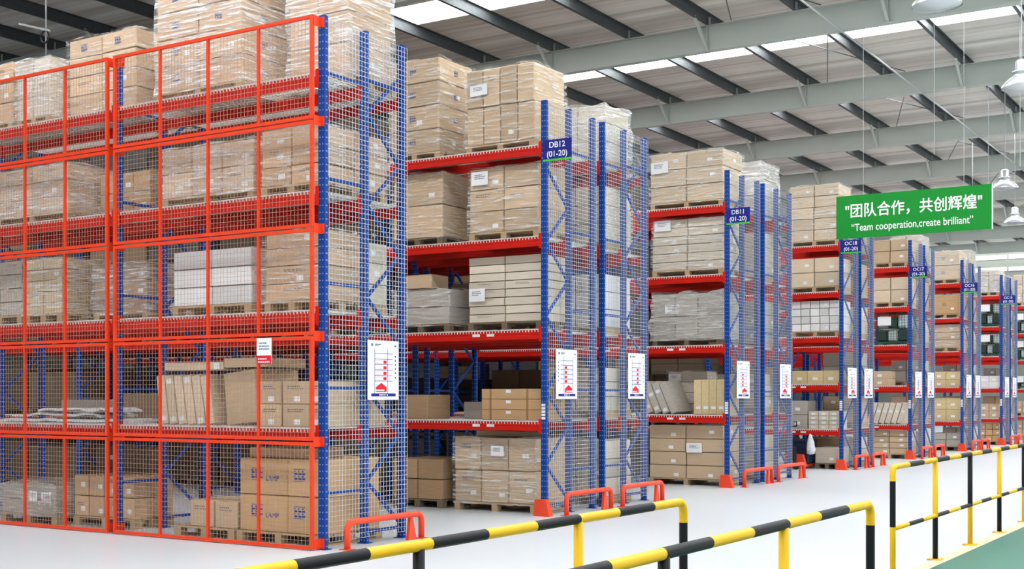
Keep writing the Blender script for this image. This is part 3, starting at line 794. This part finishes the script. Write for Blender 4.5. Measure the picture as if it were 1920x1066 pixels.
# goods added deep inside the rows to block light, nearly hidden behind nearer ones
def light_blocking_goods(key, bays, levels, skip=()):
    rnd = random.Random(sum(map(ord, key)))
    for f in bays:
        for lv in levels:
            for i in range(2):
                if (f, lv, i) in skip: continue
                a = A0 + f * BAY + .12 + i * 1.56
                z = shelf_z(key, lv); b0 = ROWS[key][0] + .1; dp = min(1.2, ROWS[key][-1] - ROWS[key][0] - .15)
                h = rnd.uniform(.7, .95) if len(LV4) == len(RACKS[key][2]) else rnd.uniform(.5, .75)
                if lv == 0 and len(RACKS[key][2]) == 5: h = .68
                t = empty('pallet_load', V(a + .75, b0 + .5, z), 'added light-blocking cartons %s, %s bay, %s half' % (where(key, lv), ('first', 'second', 'third', 'fourth', 'fifth')[f], ('near', 'far')[i]), 'pallet load', 'light-blocking goods added deep inside the rows')
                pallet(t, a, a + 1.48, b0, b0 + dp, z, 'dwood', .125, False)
                c = ((.24, .16, .09), (.15, .11, .075), (.12, .12, .12), (.30, .21, .13), (.10, .08, .06))[rnd.randrange(5)]; n = rnd.choice((2, 2, 3))  # near-black cartons carry the shade of the deep bays in their colour
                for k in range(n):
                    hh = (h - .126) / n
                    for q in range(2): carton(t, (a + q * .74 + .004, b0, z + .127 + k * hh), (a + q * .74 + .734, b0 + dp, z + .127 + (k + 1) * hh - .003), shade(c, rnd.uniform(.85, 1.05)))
light_blocking_goods('D1', (1, 2, 3), (2, 3, 4), ((1, 3, 0), (1, 2, 0)))
light_blocking_goods('D2', (0, 1, 2, 3), (2, 3, 4), ((0, 2, 0), (0, 3, 0), (0, 4, 0), (0, 2, 1)))
light_blocking_goods('E1', (1, 2, 3, 4), (0, 2, 3, 4)); light_blocking_goods('E2', (0, 1, 2, 3, 4), (0, 1, 2, 3, 4), tuple((0, l, 0) for l in range(5)))
light_blocking_goods('D2', (2, 3), (0, 1)); light_blocking_goods('D1', (3,), (0, 1));
for k in ('O1', 'P1'): light_blocking_goods(k, (1, 2, 3), (0, 1, 2, 3, 4))
for k in ('O2',): light_blocking_goods(k, (1, 2, 3), (0, 1, 2, 3, 4))

# --- DB11 rack
load('E1', 4, 9.41, 10.92, 1.08, 'bright load with sheet', 2, 3, 1, BRIGHT, 'wrap1', depth=.95, extra='at the end', sheet=[(.14, .72, .36, .22)], labels=.6)
load('E1', 3, 9.41, 10.88, 1.10, 'beige flat-carton load', 2, 6, 1, PALE, 'wrap1', depth=.95, extra='at the end', sheet=[(.16, .88, .34, .2)], labels=.4, fine=True)
load('E1', 2, 9.45, 10.87, 1.0, 'lumpy grey-wrapped load', 3, 2, 1, GREY, 'wrap3', depth=.95, extra='at the end', sheet=[(.3, .66, .3, .18)], rough=.045, pal='dwood')
z = shelf_z('E1', 1)
for i in range(4):
    loose('carton', '%s upright narrow carton on the lowest DB11 shelf' % ('first', 'second', 'third', 'fourth')[3 - i], 'carton', 'upright narrow cartons', (9.39 + i * .155, 22.27, z), (9.39 + i * .155 + .15, 23.0, z + .66), YEL, lab=(.4, .2, .09, .05))
for i in range(4):
    leaning('E1', '%s of four leaning flat cartons on the lowest DB11 shelf' % ('first', 'second', 'third', 'last')[i], 'leaning flat cartons on the DB11 shelf', 11.05 - i * .17, 22.27, 22.95, z, .64, .14, .42, GREY if i else KRAFT, [(-.3,), (-.35, .1), (-.4, .2), None][i])
load('E1', 1, 10.05, 10.9, 0.84, 'thin grey-wrapped load', 1, 4, 1, PALE, 'wrap1', b0=23.0, depth=.45, extra='behind the leaning cartons', pal=None, sheet=[(.2, .85, .26, .14)])
load('E1', 0, 9.40, 10.95, 1.14, 'eight-carton load', 2, 4, 1, KRAFT, None, depth=.95, extra='at the end', sheet=[(.62, .58, .32, .18)], labels=.9)
load('E2', 4, 9.4, 10.3, 1.12, 'grey film-wrapped load', 2, 3, 1, GREY, 'wrap2', off=.25, depth=1.0, extra='at the end')
for lv, hh, col, ds in ((3, 1.0, PALE, 'pale carton load'), (2, .95, GREY, 'grey carton load'), (1, .8, PALE, 'pale carton pile'), (0, .9, PALE, 'pale floor carton load')):
    load('E2', lv, 9.38, 10.5, hh, ds, 2, 3, 1, col, 'wrap1' if lv > 1 else None, off=.25, depth=1.0, extra='at the end')

# --- OC rows
def far_stack(key, lv, a1, top, desc, nx, nz, col, wrap=None, pal='wood', a0=9.36, labels=.5, **kw):
    return load(key, lv, a0, a1, top - shelf_z(key, lv), desc, nx, nz, 1, col, wrap, off=.1, depth=.9, pal=pal, labels=labels, extra=kw.pop('extra', ''), fine=False, **kw)
def row_of_cartons(key, lv, a0, a1, n, h, col, desc, nz=1, off=.12, depth=.6, lab=True):
    z = shelf_z(key, lv); w = (a1 - a0) / n
    names = ('nearest', 'second', 'third', 'fourth', 'fifth', 'sixth')
    for i in range(n):
        for k in range(nz):
            tier = '' if nz == 1 else ' in tier %s' % ('one', 'two', 'three', 'four', 'five')[k]
            loose('carton', '%s %s%s %s' % (names[i], desc, tier, where(key, lv)), 'carton', desc + ' ' + where(key, lv), (a0 + i * w + .004, ROWS[key][0] + off, z + k * h / nz), (a0 + (i + 1) * w - .004, ROWS[key][0] + off + depth, z + (k + 1) * h / nz - .004), col, lab=(.5, .4, min(.12, w * .4), min(.07, h / nz * .4)) if lab else None)
far_stack('O1', 5, 10.55, 6.62, 'tall beige carton load', 2, 5, BRIGHT, 'wrap1')
far_stack('O1', 4, 10.55, 4.92, 'wide beige carton load', 2, 2, BRIGHT)
far_stack('O1', 3, 10.5, 3.92, 'white carton load', 5, 4, WHITE, labels=.2)
row_of_cartons('O1', 2, 9.37, 10.5, 3, .31, YEL, 'yellow-taped carton')
row_of_cartons('O1', 1, 9.36, 10.1, 3, .42, PALE, 'small pale carton', 4)
row_of_cartons('O1', 1, 10.12, 10.6, 1, .66, GREY, 'grey carton', 2)
load('O1', 0, 9.38, 9.95, .5, 'low brown carton load', 1, 1, 1, PALE, None, depth=.8, pal='dwood', fine=False)
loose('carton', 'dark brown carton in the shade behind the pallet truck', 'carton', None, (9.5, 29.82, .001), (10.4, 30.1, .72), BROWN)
far_stack('P1', 5, 10.3, 5.95, 'pale carton load', 2, 2, KRAFT)
far_stack('P1', 4, 10.3, 4.92, 'beige three-carton load', 2, 2, BRIGHT)
row_of_cartons('P1', 2, 9.85, 10.4, 1, .4, KRAFT, 'stacked carton', 2)
for i in range(6):
    leaning('P1', '%s of six leaning flat cartons on the lowest OC17 shelf' % ('first', 'second', 'third', 'fourth', 'fifth', 'last')[i], 'leaning flat cartons on the OC17 shelf', 10.33 - i * .165, 34.8, 35.4, shelf_z('P1', 1), .58, .14, -.3, PALE, [(.1,)] * 6 and (.1,))
far_stack('P1', 0, 10.35, 0.755, 'four-tier carton load', 2, 4, KRAFT, labels=.9)
far_stack('Q1', 5, 10.3, 6.2, 'beige load with blue print', 1, 2, BRIGHT, 'wrap1', logo=1)
far_stack('Q1', 4, 10.25, 4.85, 'orange-brown carton load', 1, 1, ORANGE, logo=1)
far_stack('Q1', 3, 10.2, 3.92, 'tan carton load', 1, 3, KRAFT, 'wrap1')
row_of_cartons('Q1', 2, 9.36, 10.2, 2, .48, YEL, 'pale taped carton', 2)
row_of_cartons('Q1', 1, 9.36, 10.2, 2, .72, YEL, 'large taped carton', 2)
far_stack('Q1', 0, 10.2, .55, 'low grey carton load', 2, 2, GREY, pal='dwood')
far_stack('T1', 5, 10.05, 6.1, 'pale wrapped carton load', 2, 4, PALE, 'wrap2')
row_of_cartons('T1', 2, 9.36, 10.05, 2, .42, WHITE, 'white carton', 2)
row_of_cartons('T1', 1, 9.36, 10.05, 2, .5, KRAFT, 'tan carton', 2)
far_stack('T1', 0, 10.05, .74, 'brown carton load', 3, 3, ORANGE)
far_stack('U1', 5, 10.0, 6.4, 'beige wrapped carton load', 2, 3, BRIGHT, 'wrap1')
far_stack('U1', 1, 10.0, 1.5, 'brown carton load', 2, 2, KRAFT)
far_stack('U1', 0, 10.0, .74, 'tan carton load', 2, 2, KRAFT)
for key, tops in (('O2', (.7, 1.7, 2.75, 3.85, 4.9, 6.1)), ('P2', (.7, 1.7, 2.7, 3.8, 4.9, 6.2)), ('Q2', (.7, 1.7, 2.7, 3.8, 4.8, 6.35)), ('T2', (.7, 1.7, 2.7, 3.8, 4.8, 6.0))):
    for lv, top in enumerate(tops):
        far_stack(key, lv, 10.2, top, 'plain carton load', 2, 2, (PALE, KRAFT, GREY)[lv % 3], 'wrap1' if lv == 5 else None, labels=.2)

# green wire containers
def container(key, lv, a0, a1, h, label):
    z = shelf_z(key, lv); b0 = ROWS[key][0] + .1; b1 = b0 + .9
    t = empty('mesh_container', V((a0+a1)/2, (b0+b1)/2, z), label, 'container', 'wire mesh containers')
    box('tray', 'greenwire', (a0, b0, z + .06), (a1, b1, z + .09), t)
    for a in (a0 + .04, a1 - .04):
        for b in (b0 + .04, b1 - .04): box('foot', 'greenwire', (a - .04, b - .04, z), (a + .04, b + .04, z + .06), t)
    mb = MB()
    wire_panel(mb, V(a1, b0, z + .09), Vector((1,0,0)), Vector((0,0,1)), a1 - a0, h - .09, .075, .008)
    wire_panel(mb, V(a0, b0, z + .09), Vector((0,1,0)), Vector((0,0,1)), b1 - b0, h - .09, .075, .008)
    wire_panel(mb, V(a1, b0, z + .09), Vector((0,1,0)), Vector((0,0,1)), b1 - b0, h - .09, .075, .008)
    wire_panel(mb, V(a1, b1, z + .09), Vector((1,0,0)), Vector((0,0,1)), a1 - a0, h - .09, .075, .008)
    holder(mb, 'wire_cage', M['greenwire'], t, V((a0+a1)/2, b0, z), kind='stuff')
    rnd = random.Random(hash(label) % 1000 if False else int(a0 * 100) + lv)
    nx = 3
    for i in range(nx):
        for k in range(2):
            w = (a1 - a0 - .06) / nx; hh = (h - .14) / 2
            box('wrapped_bundle', 'plasticfilm' if (i + k) % 2 else 'darkgoods', (a0 + .03 + i * w, b0 + .04 + rnd.uniform(0, .08), z + .095 + k * hh), (a0 + .03 + (i + 1) * w - .02, b1 - .05, z + .095 + (k + 1) * hh - rnd.uniform(.01, .09)), t, .12)
    sticker(t, (a1 - (a1 - a0) * .3, b0 - .008, z + h * .74), .36, .24, 'F', 'paper', 'paper_sheet')
container('P1', 3, 9.37, 10.25, .88, 'green wire container with white sheet on the third shelf of the OC17 rack')
container('T1', 4, 9.36, 10.05, .88, 'wire container with white sheet on the fourth shelf of the OC15 rack')
container('T1', 3, 9.36, 10.05, .85, 'wire container with white sheet on the third shelf of the OC15 rack')
container('U1', 4, 9.36, 10.0, .88, 'wire container on the fourth shelf of the farthest rack')
container('U1', 3, 9.36, 10.0, .85, 'wire container on the third shelf of the farthest rack')
container('U1', 2, 9.36, 10.0, .5, 'low wire container on the second shelf of the farthest rack')

# ------------------------------------------------------------------ signs
def row_sign(key, name, b, z):
    t = empty('row_sign', V(9.03, b, z), 'navy rack sign reading %s (01-20) with green stripe' % name, 'sign', 'rack row signs')
    bd = b
    box('board', 'navy', (8.80, bd - .006, z), (9.262, bd + .006, z + .30), t)
    box('green_stripe', 'signgreen', (8.80, bd - .009, z), (9.262, bd - .0062, z + .028), t)
    link('row_code', text_mesh(name, .115, 'white', .001), t, V(9.03, bd - .0085, z + .222), FRONT)
    link('bay_range', text_mesh('(01-20)', .115, 'white', .001), t, V(9.03, bd - .0085, z + .095), FRONT)
for key, nm, z in (('D1', 'DB12', 5.0), ('E1', 'DB11', 4.86), ('O1', 'OC18', 4.96), ('P1', 'OC17', 4.86), ('Q1', 'OC16', 4.86), ('T1', 'OC15', 4.86)):
    row_sign(key, nm, ROWS[key][0] - .055, z)

def placard(label, b0, z0, w, h, flip):
    a = A0 - .078
    t = empty('load_placard', V(a, b0 + w / 2, z0), label, 'placard', 'load capacity placards')
    box('board', 'white', (a, b0, z0), (a - .008, b0 + w, z0 + h), t)
    def P(u0, u1, v0, v1): # fractions on the board (u to the right)
        return (-(a - .0095), b0 + w * u0, z0 + h * v0), (-(a - .0105), b0 + w * u1, z0 + h * v1)
    def part(name, mat, rects):
        mb = MB()
        for r in rects: mb.box(*P(*r))
        tag(holder(mb, name, M[mat], t, V(a, b0, z0)), kind='stuff')
    m = (lambda u: 1 - u) if flip else (lambda u: u)
    def rr(u0, u1, v0, v1): x, y = m(u0), m(u1); return (min(x, y), max(x, y), v0, v1)
    L = [rr(.21, .222, .10, .86), rr(.63, .642, .10, .86)] + [rr(.21, .80, v, v + .009) for v in (.31, .40, .495, .59, .68, .775)]
    L += [rr(.88, .91, v, v + .03) for v in (.36, .44, .51, .58, .65, .72)]
    part('rack_diagram', 'inkblue', L)
    part('load_boxes', 'inkred', [rr(.50, .60, v + .02, v + .072) for v in (.31, .40, .495, .59)] + [rr(.25, .50, v + .02, v + .023) for v in (.31, .40, .495, .59)] + [rr(.25, .50, v + .069, v + .072) for v in (.31, .40, .495, .59)])
    mb = MB()
    x = -(a - .010)
    def pt(u, v): return (x, b0 + w * m(u), z0 + h * v)
    vs = [pt(.25, .21), pt(.60, .21), pt(.425, .285), pt(.25, .17), pt(.60, .17), pt(.25, .13), pt(.60, .13), pt(.25, .145), pt(.60, .145), pt(.53, .17), pt(.53, .145)]
    vs2 = [(q[0] + .001, q[1], q[2]) for q in vs]
    mb.add(vs2, [(0, 1, 2), (3, 4, 1, 0), (5, 6, 8, 7), (10, 8, 4, 9)])
    holder(mb, 'red_arrow', M['inkred'], t, V(a, b0, z0))
    mb = MB(); mb.box(*P(.10, .90, .055, .105)); bnd = holder(mb, 'blue_band', M['navy'], t, V(a, b0, z0))
    mb = MB(); xo = -(a - .0115)
    for u in (.36, .41, .46, .52, .60): mb.box((xo, b0 + w * u, z0 + h * .068), (xo + .0008, b0 + w * (u + .035), z0 + h * .092))
    tag(holder(mb, 'band_lettering', M['white'], bnd, V(a, b0, z0)), kind='stuff')
    mb = MB()
    for (u0, u1, v0, v1) in ((.10, .16, .90, .945), (.22, .42, .925, .94), (.22, .36, .905, .915), (.86, .92, .90, .93)): mb.box(*P(u0, u1, v0, v1))
    tag(holder(mb, 'corner_logos', M['ink'], t, V(a, b0, z0)), kind='stuff')
placard('white load placard on the end of the mesh-fronted rack', 11.43, 1.65, .57, .685, False)
placard('white load placard on the end of the DB12 rack', 15.69, 1.65, .61, .71, True)
placard('white load placard on the end of the rear DB12 rack', 17.94, 1.65, .58, .72, False)
placard('white load placard on the end of the DB11 rack', 22.39, 1.65, .62, .70, True)
placard('white load placard on the end of the rear DB11 rack', 24.65, 1.65, .61, .69, False)
for k, nm in (('O', 'OC18'), ('P', 'OC17'), ('Q', 'OC16'), ('T', 'OC15')):
    placard('white load placard on the end of the %s rack' % nm, ROWS[k + '1'][0] + .2, 1.65, .66, .70, True)
    placard('white load placard on the end of the rear %s rack' % nm, ROWS[k + '2'][0] + .12, 1.65, .66, .70, False)

# white location stickers on the front posts
for k, nm in (('D1', 'DB12'), ('E1', 'DB11'), ('O1', 'OC18'), ('P1', 'OC17'), ('Q1', 'OC16'), ('T1', 'OC15')):
    rr_ = RACKS[k][0]; b = ROWS[k][0] - .0385
    for j in range(5): box('location_sticker', 'paper', (A0 - .03, b - .001, 1.36 + j * .047), (A0 + .035, b + .001, 1.395 + j * .047), rr_)
    for z in RACKS[k][2][:2]:
        for a in (10.1, 10.35, 11.7): box('beam_tag', 'paper' if a > 10.2 else 'deck', (a, ROWS[k][0] - .040, z - .075), (a + .13, ROWS[k][0] - .0375, z - .035), rr_)

# notice tied to the orange mesh
t = empty('mesh_notice', V(9.92, PB - .03, 2.04), 'small white and red notice hanging on the orange mesh', 'notice')
box('board', 'white', (9.86, PB - .034, 2.05), (10.08, PB - .028, 2.34), t)
box('red_band', 'inkred', (9.86, PB - .036, 2.05), (10.08, PB - .0345, 2.145), t)
stroke_print(t, (9.97, PB - .0375, 2.09), .17, .07, 2, 'F', random.Random(3), 'white')
stroke_print(t, (9.97, PB - .0355, 2.25), .15, .1, 3, 'F', random.Random(4), 'ink')

# hanging banner
t = empty('hanging_banner', V(6.9, 26, 4.95), 'green hanging banner with white slogan in two languages', 'banner')
box('board', 'banner', (5.37, 25.985, 4.95), (8.46, 26.015, 5.83), t)
box('edge_strip', 'white', (5.355, 25.98, 4.95), (5.37, 26.02, 5.83), t)
def fit_text(name, body, mat, bold, c, w, h):
    src = text_mesh(body, 1.0, mat); mb = MB()
    for i, (dx, dy) in enumerate(((-bold, 0), (bold, 0), (0, -bold), (0, bold))):      # heavier strokes
        mb.add([(v.co.x + dx, v.co.y + dy, v.co.z + i * .0015) for v in src.vertices], [tuple(p.vertices) for p in src.polygons])
    me = mb.mesh('lettering', M[mat])
    xs = [v.co.x for v in me.vertices]; ys = [v.co.y for v in me.vertices]
    sx = w / (max(xs) - min(xs)); sy = h / (max(ys) - min(ys))
    o = link(name, me, t, V(c[0] + (max(xs) + min(xs)) / 2 * sx, c[1], c[2] - (max(ys) + min(ys)) / 2 * sy), FRONT, (sx, sy, 1))
    return tag(o, kind='stuff')
fit_text('slogan', '"团队合作，共创辉煌"', 'white', .016, (6.91, 25.983, 5.51), 2.72, .30)
fit_text('slogan_translation', '“Team cooperation,create brilliant”', 'white', .008, (6.93, 25.983, 5.14), 2.42, .20)
for a in (5.9, 7.9):
    mb = MB(); mb.tube([V(a, 26, 5.82), V(a, 26, ROOFZ)], .006, 5); holder(mb, 'suspension_wire', M['rod'], t, V(a, 26, 5.83))

# ------------------------------------------------------------------ guards at the row ends
def u_guard(label, b0, b1, a=8.98, h=.30, r=.036):
    mb = MB(); rb = .09; pts = [V(a, b0, 0.0), V(a, b0, h - rb)]
    for k in range(1, 6):
        t_ = math.pi / 2 * k / 5; pts.append(V(a, b0 + rb - rb * math.cos(t_), h - rb + rb * math.sin(t_)))
    for k in range(0, 6):
        t_ = math.pi / 2 * k / 5; pts.append(V(a, b1 - rb + rb * math.sin(t_), h - rb + rb * math.cos(t_)))
    pts.append(V(a, b1, 0.0))
    t = empty('guard_rail', V(a, (b0 + b1) / 2, 0), label, 'guard rail', 'orange pipe guards at the row ends')
    holder(mb_tube(mb, pts, r), 'pipe', M['guard'], t, V(a, (b0 + b1) / 2, 0), True)
    for b in (b0, b1): box('foot_plate', 'guard', (a - .07, b - .06, 0.0005), (a + .07, b + .06, .01), t)
    mb = MB(); bm = b1 - .22
    x = [V(a - .02, bm - .06, 0), V(a - .02, bm + .1, 0), V(a - .02, bm + .03, h - .04), V(a - .02, bm - .02, h - .04)]
    y = [p + Vector((-.04, 0, 0)) for p in x]
    mb.add(x + y, [(0,1,2,3), (7,6,5,4), (0,4,5,1), (1,5,6,2), (2,6,7,3), (3,7,4,0)])
    holder(mb, 'gusset', M['guard'], t, V(a, bm, 0))
def mb_tube(mb, pts, r): mb.tube(pts, r, 12); return mb
def corner_block(label, key):
    b = ROWS[key][0]; mb = MB(); z1 = .235
    lo = [V(A0 + .09, b - .17, 0), V(A0 - .17, b - .17, 0), V(A0 - .17, b + .05, 0), V(A0 + .09, b + .05, 0)]
    hi = [V(A0 + .08, b - .15, z1), V(A0 - .10, b - .15, z1), V(A0 - .10, b - .06, z1), V(A0 + .08, b - .06, z1)]
    lo[2] = V(A0 - .17, b - .06, 0); lo[3] = V(A0 + .09, b - .06, 0)
    mb.add(lo + hi, [(0,3,2,1), (4,5,6,7), (0,1,5,4), (1,2,6,5), (2,3,7,6), (3,0,4,7)])
    tag(holder(mb, 'corner_guard', M['guard'], None, V(A0, b - .1, 0)), label, 'corner guard', 'orange block guards at the front posts')
u_guard('orange pipe guard on the floor at the end of the mesh-fronted rack', 10.87, 12.24, 9.02)
for k, nm in (('D', 'DB12'), ('E', 'DB11'), ('O', 'OC18'), ('P', 'OC17'), ('Q', 'OC16'), ('T', 'OC15')):
    p1, p2 = ROWS[k + '1'], ROWS[k + '2']
    corner_block('orange block guard at the foot of the %s front post' % nm, k + '1')
    u_guard('orange pipe guard at the end of the %s rack' % nm, p1[0] + .12, p1[-1] + .08, 8.98)
    u_guard('orange pipe guard at the end of the rear %s rack' % nm, p2[0] + .12, p2[-1] + .1, 8.98)

# ------------------------------------------------------------------ black and yellow railings
def railing(label, a, ends, posts, band, first, far_end_corner):
    """ends: (b where it starts, b where it ends); corner: which end carries the elbow down to the floor"""
    h, r, rb = 1.03, .027, .07
    t = empty('safety_railing', V(a, (ends[0] + ends[1]) / 2, 0), label, 'railing', 'black and yellow railings')
    bc = ends[1] if far_end_corner else ends[0]
    sgn = -1 if far_end_corner else 1
    L = abs(ends[1] - ends[0]); path = []; cols = []
    path.append(V(a, bc, 0.012)); path.append(V(a, bc, h * .46)); path.append(V(a, bc, h - rb - .06)); cols += [first[1], first[0]]
    path.append(V(a, bc, h - rb)); cols.append(1)
    for k in range(1, 6):
        q = math.pi / 2 * k / 5; path.append(V(a, bc + sgn * (rb - rb * math.cos(q)), h - rb + rb * math.sin(q))); cols.append(1)
    s = rb; c = 1; nxt = band
    while s < L - .01:
        e = min(nxt, L); path.append(V(a, bc + sgn * e, h)); cols.append(c); s = e; nxt += band; c = 1 - c
    mb = MB(); mb.tube(path, r, 14, cols); holder(mb, 'top_rail', [M['black'], M['yellow']], t, V(a, bc, 0), True)
    path = [V(a, bc, .455)]; cols = []; s = 0; c = 1; nxt = band
    while s < L - .01:
        e = min(nxt, L); path.append(V(a, bc + sgn * e, .455)); cols.append(c); s = e; nxt += band; c = 1 - c
    mb = MB(); mb.tube(path, r * .8, 12, cols); holder(mb, 'middle_rail', [M['black'], M['yellow']], t, V(a, bc, .455), True)
    for (b, up, dn) in posts:
        mb = MB(); mb.tube([V(a, b, .012), V(a, b, .44), V(a, b, h - .015)], r, 14, [dn, up]); holder(mb, 'post', [M['black'], M['yellow']], t, V(a, b, 0), True)
    for b in [bc] + [q[0] for q in posts]:
        box('base_plate', 'yellow', (a - .07, b - .07, .004), (a + .07, b + .07, .014), t)
railing('near railing along the left walkway edge, ending at the gap', 3.36, (.4, 7.32), [(5.98, 1, 0), (4.54, 0, 1), (3.1, 1, 0), (1.66, 0, 1)], .45, (0, 0), True)
railing('nearest railing on the right side of the walkway', 2.32, (.4, 7.78), [(6.28, 1, 1), (4.86, 0, 0), (3.4, 1, 1), (1.95, 0, 0)], .49, (0, 0), True)
railing('farther railing beyond the gap, running along the walkway', 3.34, (11.9, 30.9), [(13.46, 1, 0), (15.02, 0, 1), (16.59, 1, 0), (18.15, 0, 1), (19.7, 1, 0), (21.3, 0, 1), (22.8, 1, 0), (24.4, 0, 1), (26, 1, 0), (27.6, 0, 1), (29.2, 1, 0)], .52, (0, 1), False)
railing('railing on the far right edge of the walkway beyond the gap', 2.32, (14.9, 30), [(16.5, 0, 1), (18.1, 1, 0), (19.7, 0, 1)], .52, (0, 1), False)

# ------------------------------------------------------------------ lamps, conduits, hanging rod
def lamp(label, a, b, z, s=1.0):
    t = empty('pendant_lamp', V(a, b, z), label, 'lamp', 'high bay pendant lamps')
    prof = [(.335, 0), (.33, .03), (.27, .10), (.19, .17), (.13, .21), (.13, .25), (.15, .255), (.15, .29), (.10, .30), (.10, .46), (.06, .49), (.0, .49)]
    mb = MB(); n = 24
    for (r_, z_) in prof:
        for k in range(n): mb.v.append((-a + s * r_ * math.cos(2 * math.pi * k / n), b + s * r_ * math.sin(2 * math.pi * k / n), z + s * z_))
    for i in range(len(prof) - 1):
        for k in range(n): mb.f.append((i * n + k, i * n + (k + 1) % n, (i + 1) * n + (k + 1) % n, (i + 1) * n + k)); mb.mi.append(0)
    holder(mb, 'shade', M['lampmetal'], t, V(a, b, z), True)
    mb = MB(); mb.add([V(a, b, z + .012) + Vector((s * .325 * math.cos(2 * math.pi * k / n), s * .325 * math.sin(2 * math.pi * k / n), 0)) for k in range(n)] + [V(a, b, z - .05 * s)], [((k + 1) % n, k, n) for k in range(n)])
    holder(mb, 'glass_cover', M['lampmetal'], t, V(a, b, z), True)
    mb = MB(); mb.tube([V(a, b, z + .48 * s), V(a, b, ROOFZ)], .01, 6); holder(mb, 'hanging_rod', M['rod'], t, V(a, b, z + .48))
lamp('aluminium pendant lamp at the upper right edge', 4.32, 23.26, 7.0)
lamp('aluminium pendant lamp cut by the top edge', 4.40, 17.82, 7.02)
lamp('far pendant lamp right of the green banner', 6.77, 34.3, 7.0)
lamp('pendant lamp just below and right of the banner', 7.86, 41.3, 7.0)
lamp('small far pendant lamp under the green banner', 9.31, 42.2, 7.0)
mb = MB(); mb.tube([V(8.2, 22, 9.12), V(8.2, 60, 9.12)], .02, 8)
tag(holder(mb, 'conduit', M['rod'], None, V(8.2, 40, 9.12), True), 'thin conduit running under the roof beams', 'conduit')
for (a, b, z0, lb) in ((6.6, 26.5, 6.6, 'left'), (6.9, 33, 7.0, 'middle'), (5.6, 30.0, 6.8, 'right')):
    mb = MB(); mb.tube([V(a, b, z0), V(a, b, ROOFZ)], .007, 5); tag(holder(mb, 'drop_cable', M['rod'], None, V(a, b, z0)), '%s of three thin drop cables hanging from the roof' % lb, 'cable', 'drop cables')
t = empty('hanging_conduit', V(15.0, 12.2, 6.6), 'hanging rod with cable coil above the cartons at upper left', 'conduit')
mb = MB(); mb.tube([V(15.85, 12.2, 6.2), V(15.85, 12.2, ROOFZ)], .012, 8); holder(mb, 'rod', M['rod'], t, V(15.85, 12.2, 6.2), True)
mb = MB(); mb.tube([V(15.85 + .09 * math.cos(q * .4), 12.18, 6.98 + .09 * math.sin(q * .4)) for q in range(17)], .012, 6); holder(mb, 'cable_coil', M['rubber'], t, V(15.85, 12.18, 6.98), True)
mb = MB(); mb.bar(V(15.7, 12.15, 7.04), V(16.4, 12.15, 7.25), .03); holder(mb, 'arm', M['rod'], t, V(15.85, 12.15, 7.1))

# ------------------------------------------------------------------ hand pallet truck under the OC18 rack
t = empty('pallet_truck', V(10.25, 28.6, 0), 'hand pallet truck with orange fork parked under the OC18 rack', 'pallet truck')
for a in (10.12, 10.42): box('fork', 'guard', (a - .07, 28.55, .06), (a + .07, 29.5, .11), t)
mb = MB(); p = [V(10.0, 28.5, .06), V(10.54, 28.5, .06), V(10.48, 28.45, .34), V(10.06, 28.45, .34)]; q = [v + Vector((0, .12, 0)) for v in p]
mb.add(p + q, [(0,1,2,3), (7,6,5,4), (0,4,5,1), (1,5,6,2), (2,6,7,3), (3,7,4,0)]); holder(mb, 'chassis', M['guard'], t, V(10.27, 28.5, .06))
box('pump', 'rubber', (10.2, 28.3, .2), (10.36, 28.46, .52), t, .1)
for a in (10.18, 10.36):
    mb = MB(); mb.tube([V(a - .03, 28.36, .09), V(a + .03, 28.36, .09)], .09, 16); holder(mb, 'wheel', M['rubber'], t, V(a, 28.36, .09), True)
mb = MB(); mb.tube([V(10.27, 28.36, .5), V(10.27, 28.25, 1.0)], .02, 8); holder(mb, 'drawbar', M['rubber'], t, V(10.27, 28.36, .5), True)
mb = MB(); mb.tube([V(10.12, 28.24, 1.0), V(10.12, 28.23, 1.1), V(10.42, 28.23, 1.1), V(10.42, 28.24, 1.0), V(10.12, 28.24, 1.0)], .015, 8); holder(mb, 'handle', M['rubber'], t, V(10.27, 28.24, 1.0), True)
t = empty('plastic_bin', V(10.35, 29.0, .115), 'dark blue plastic bin riding on the orange pallet truck', 'bin')
box('body', 'plastic', (10.02, 28.75, .115), (10.6, 29.35, .66), t, .06)
box('rim', 'plastic', (10.0, 28.73, .62), (10.62, 29.37, .68), t, .06)
mb = MB()
pr = [(.02, .34), (.09, .36), (.11, .46), (.09, .62), (.04, .76), (.015, .82)]
for (r_, z_) in pr:
    for k in range(10): mb.v.append(tuple(V(9.93 + r_ * (1 + .2 * math.sin(k * 2.1 + z_ * 9)) * math.cos(k * .628), 28.62 + .6 * r_ * math.sin(k * .628), z_)))
for i in range(len(pr) - 1):
    for k in range(10): mb.f.append((i * 10 + k, i * 10 + (k + 1) % 10, (i + 1) * 10 + (k + 1) % 10, (i + 1) * 10 + k)); mb.mi.append(0)
tag(holder(mb, 'plastic_bag', M['plasticfilm'], None, V(9.93, 28.62, .34), True), 'white plastic bag hanging beside the pallet truck', 'bag')
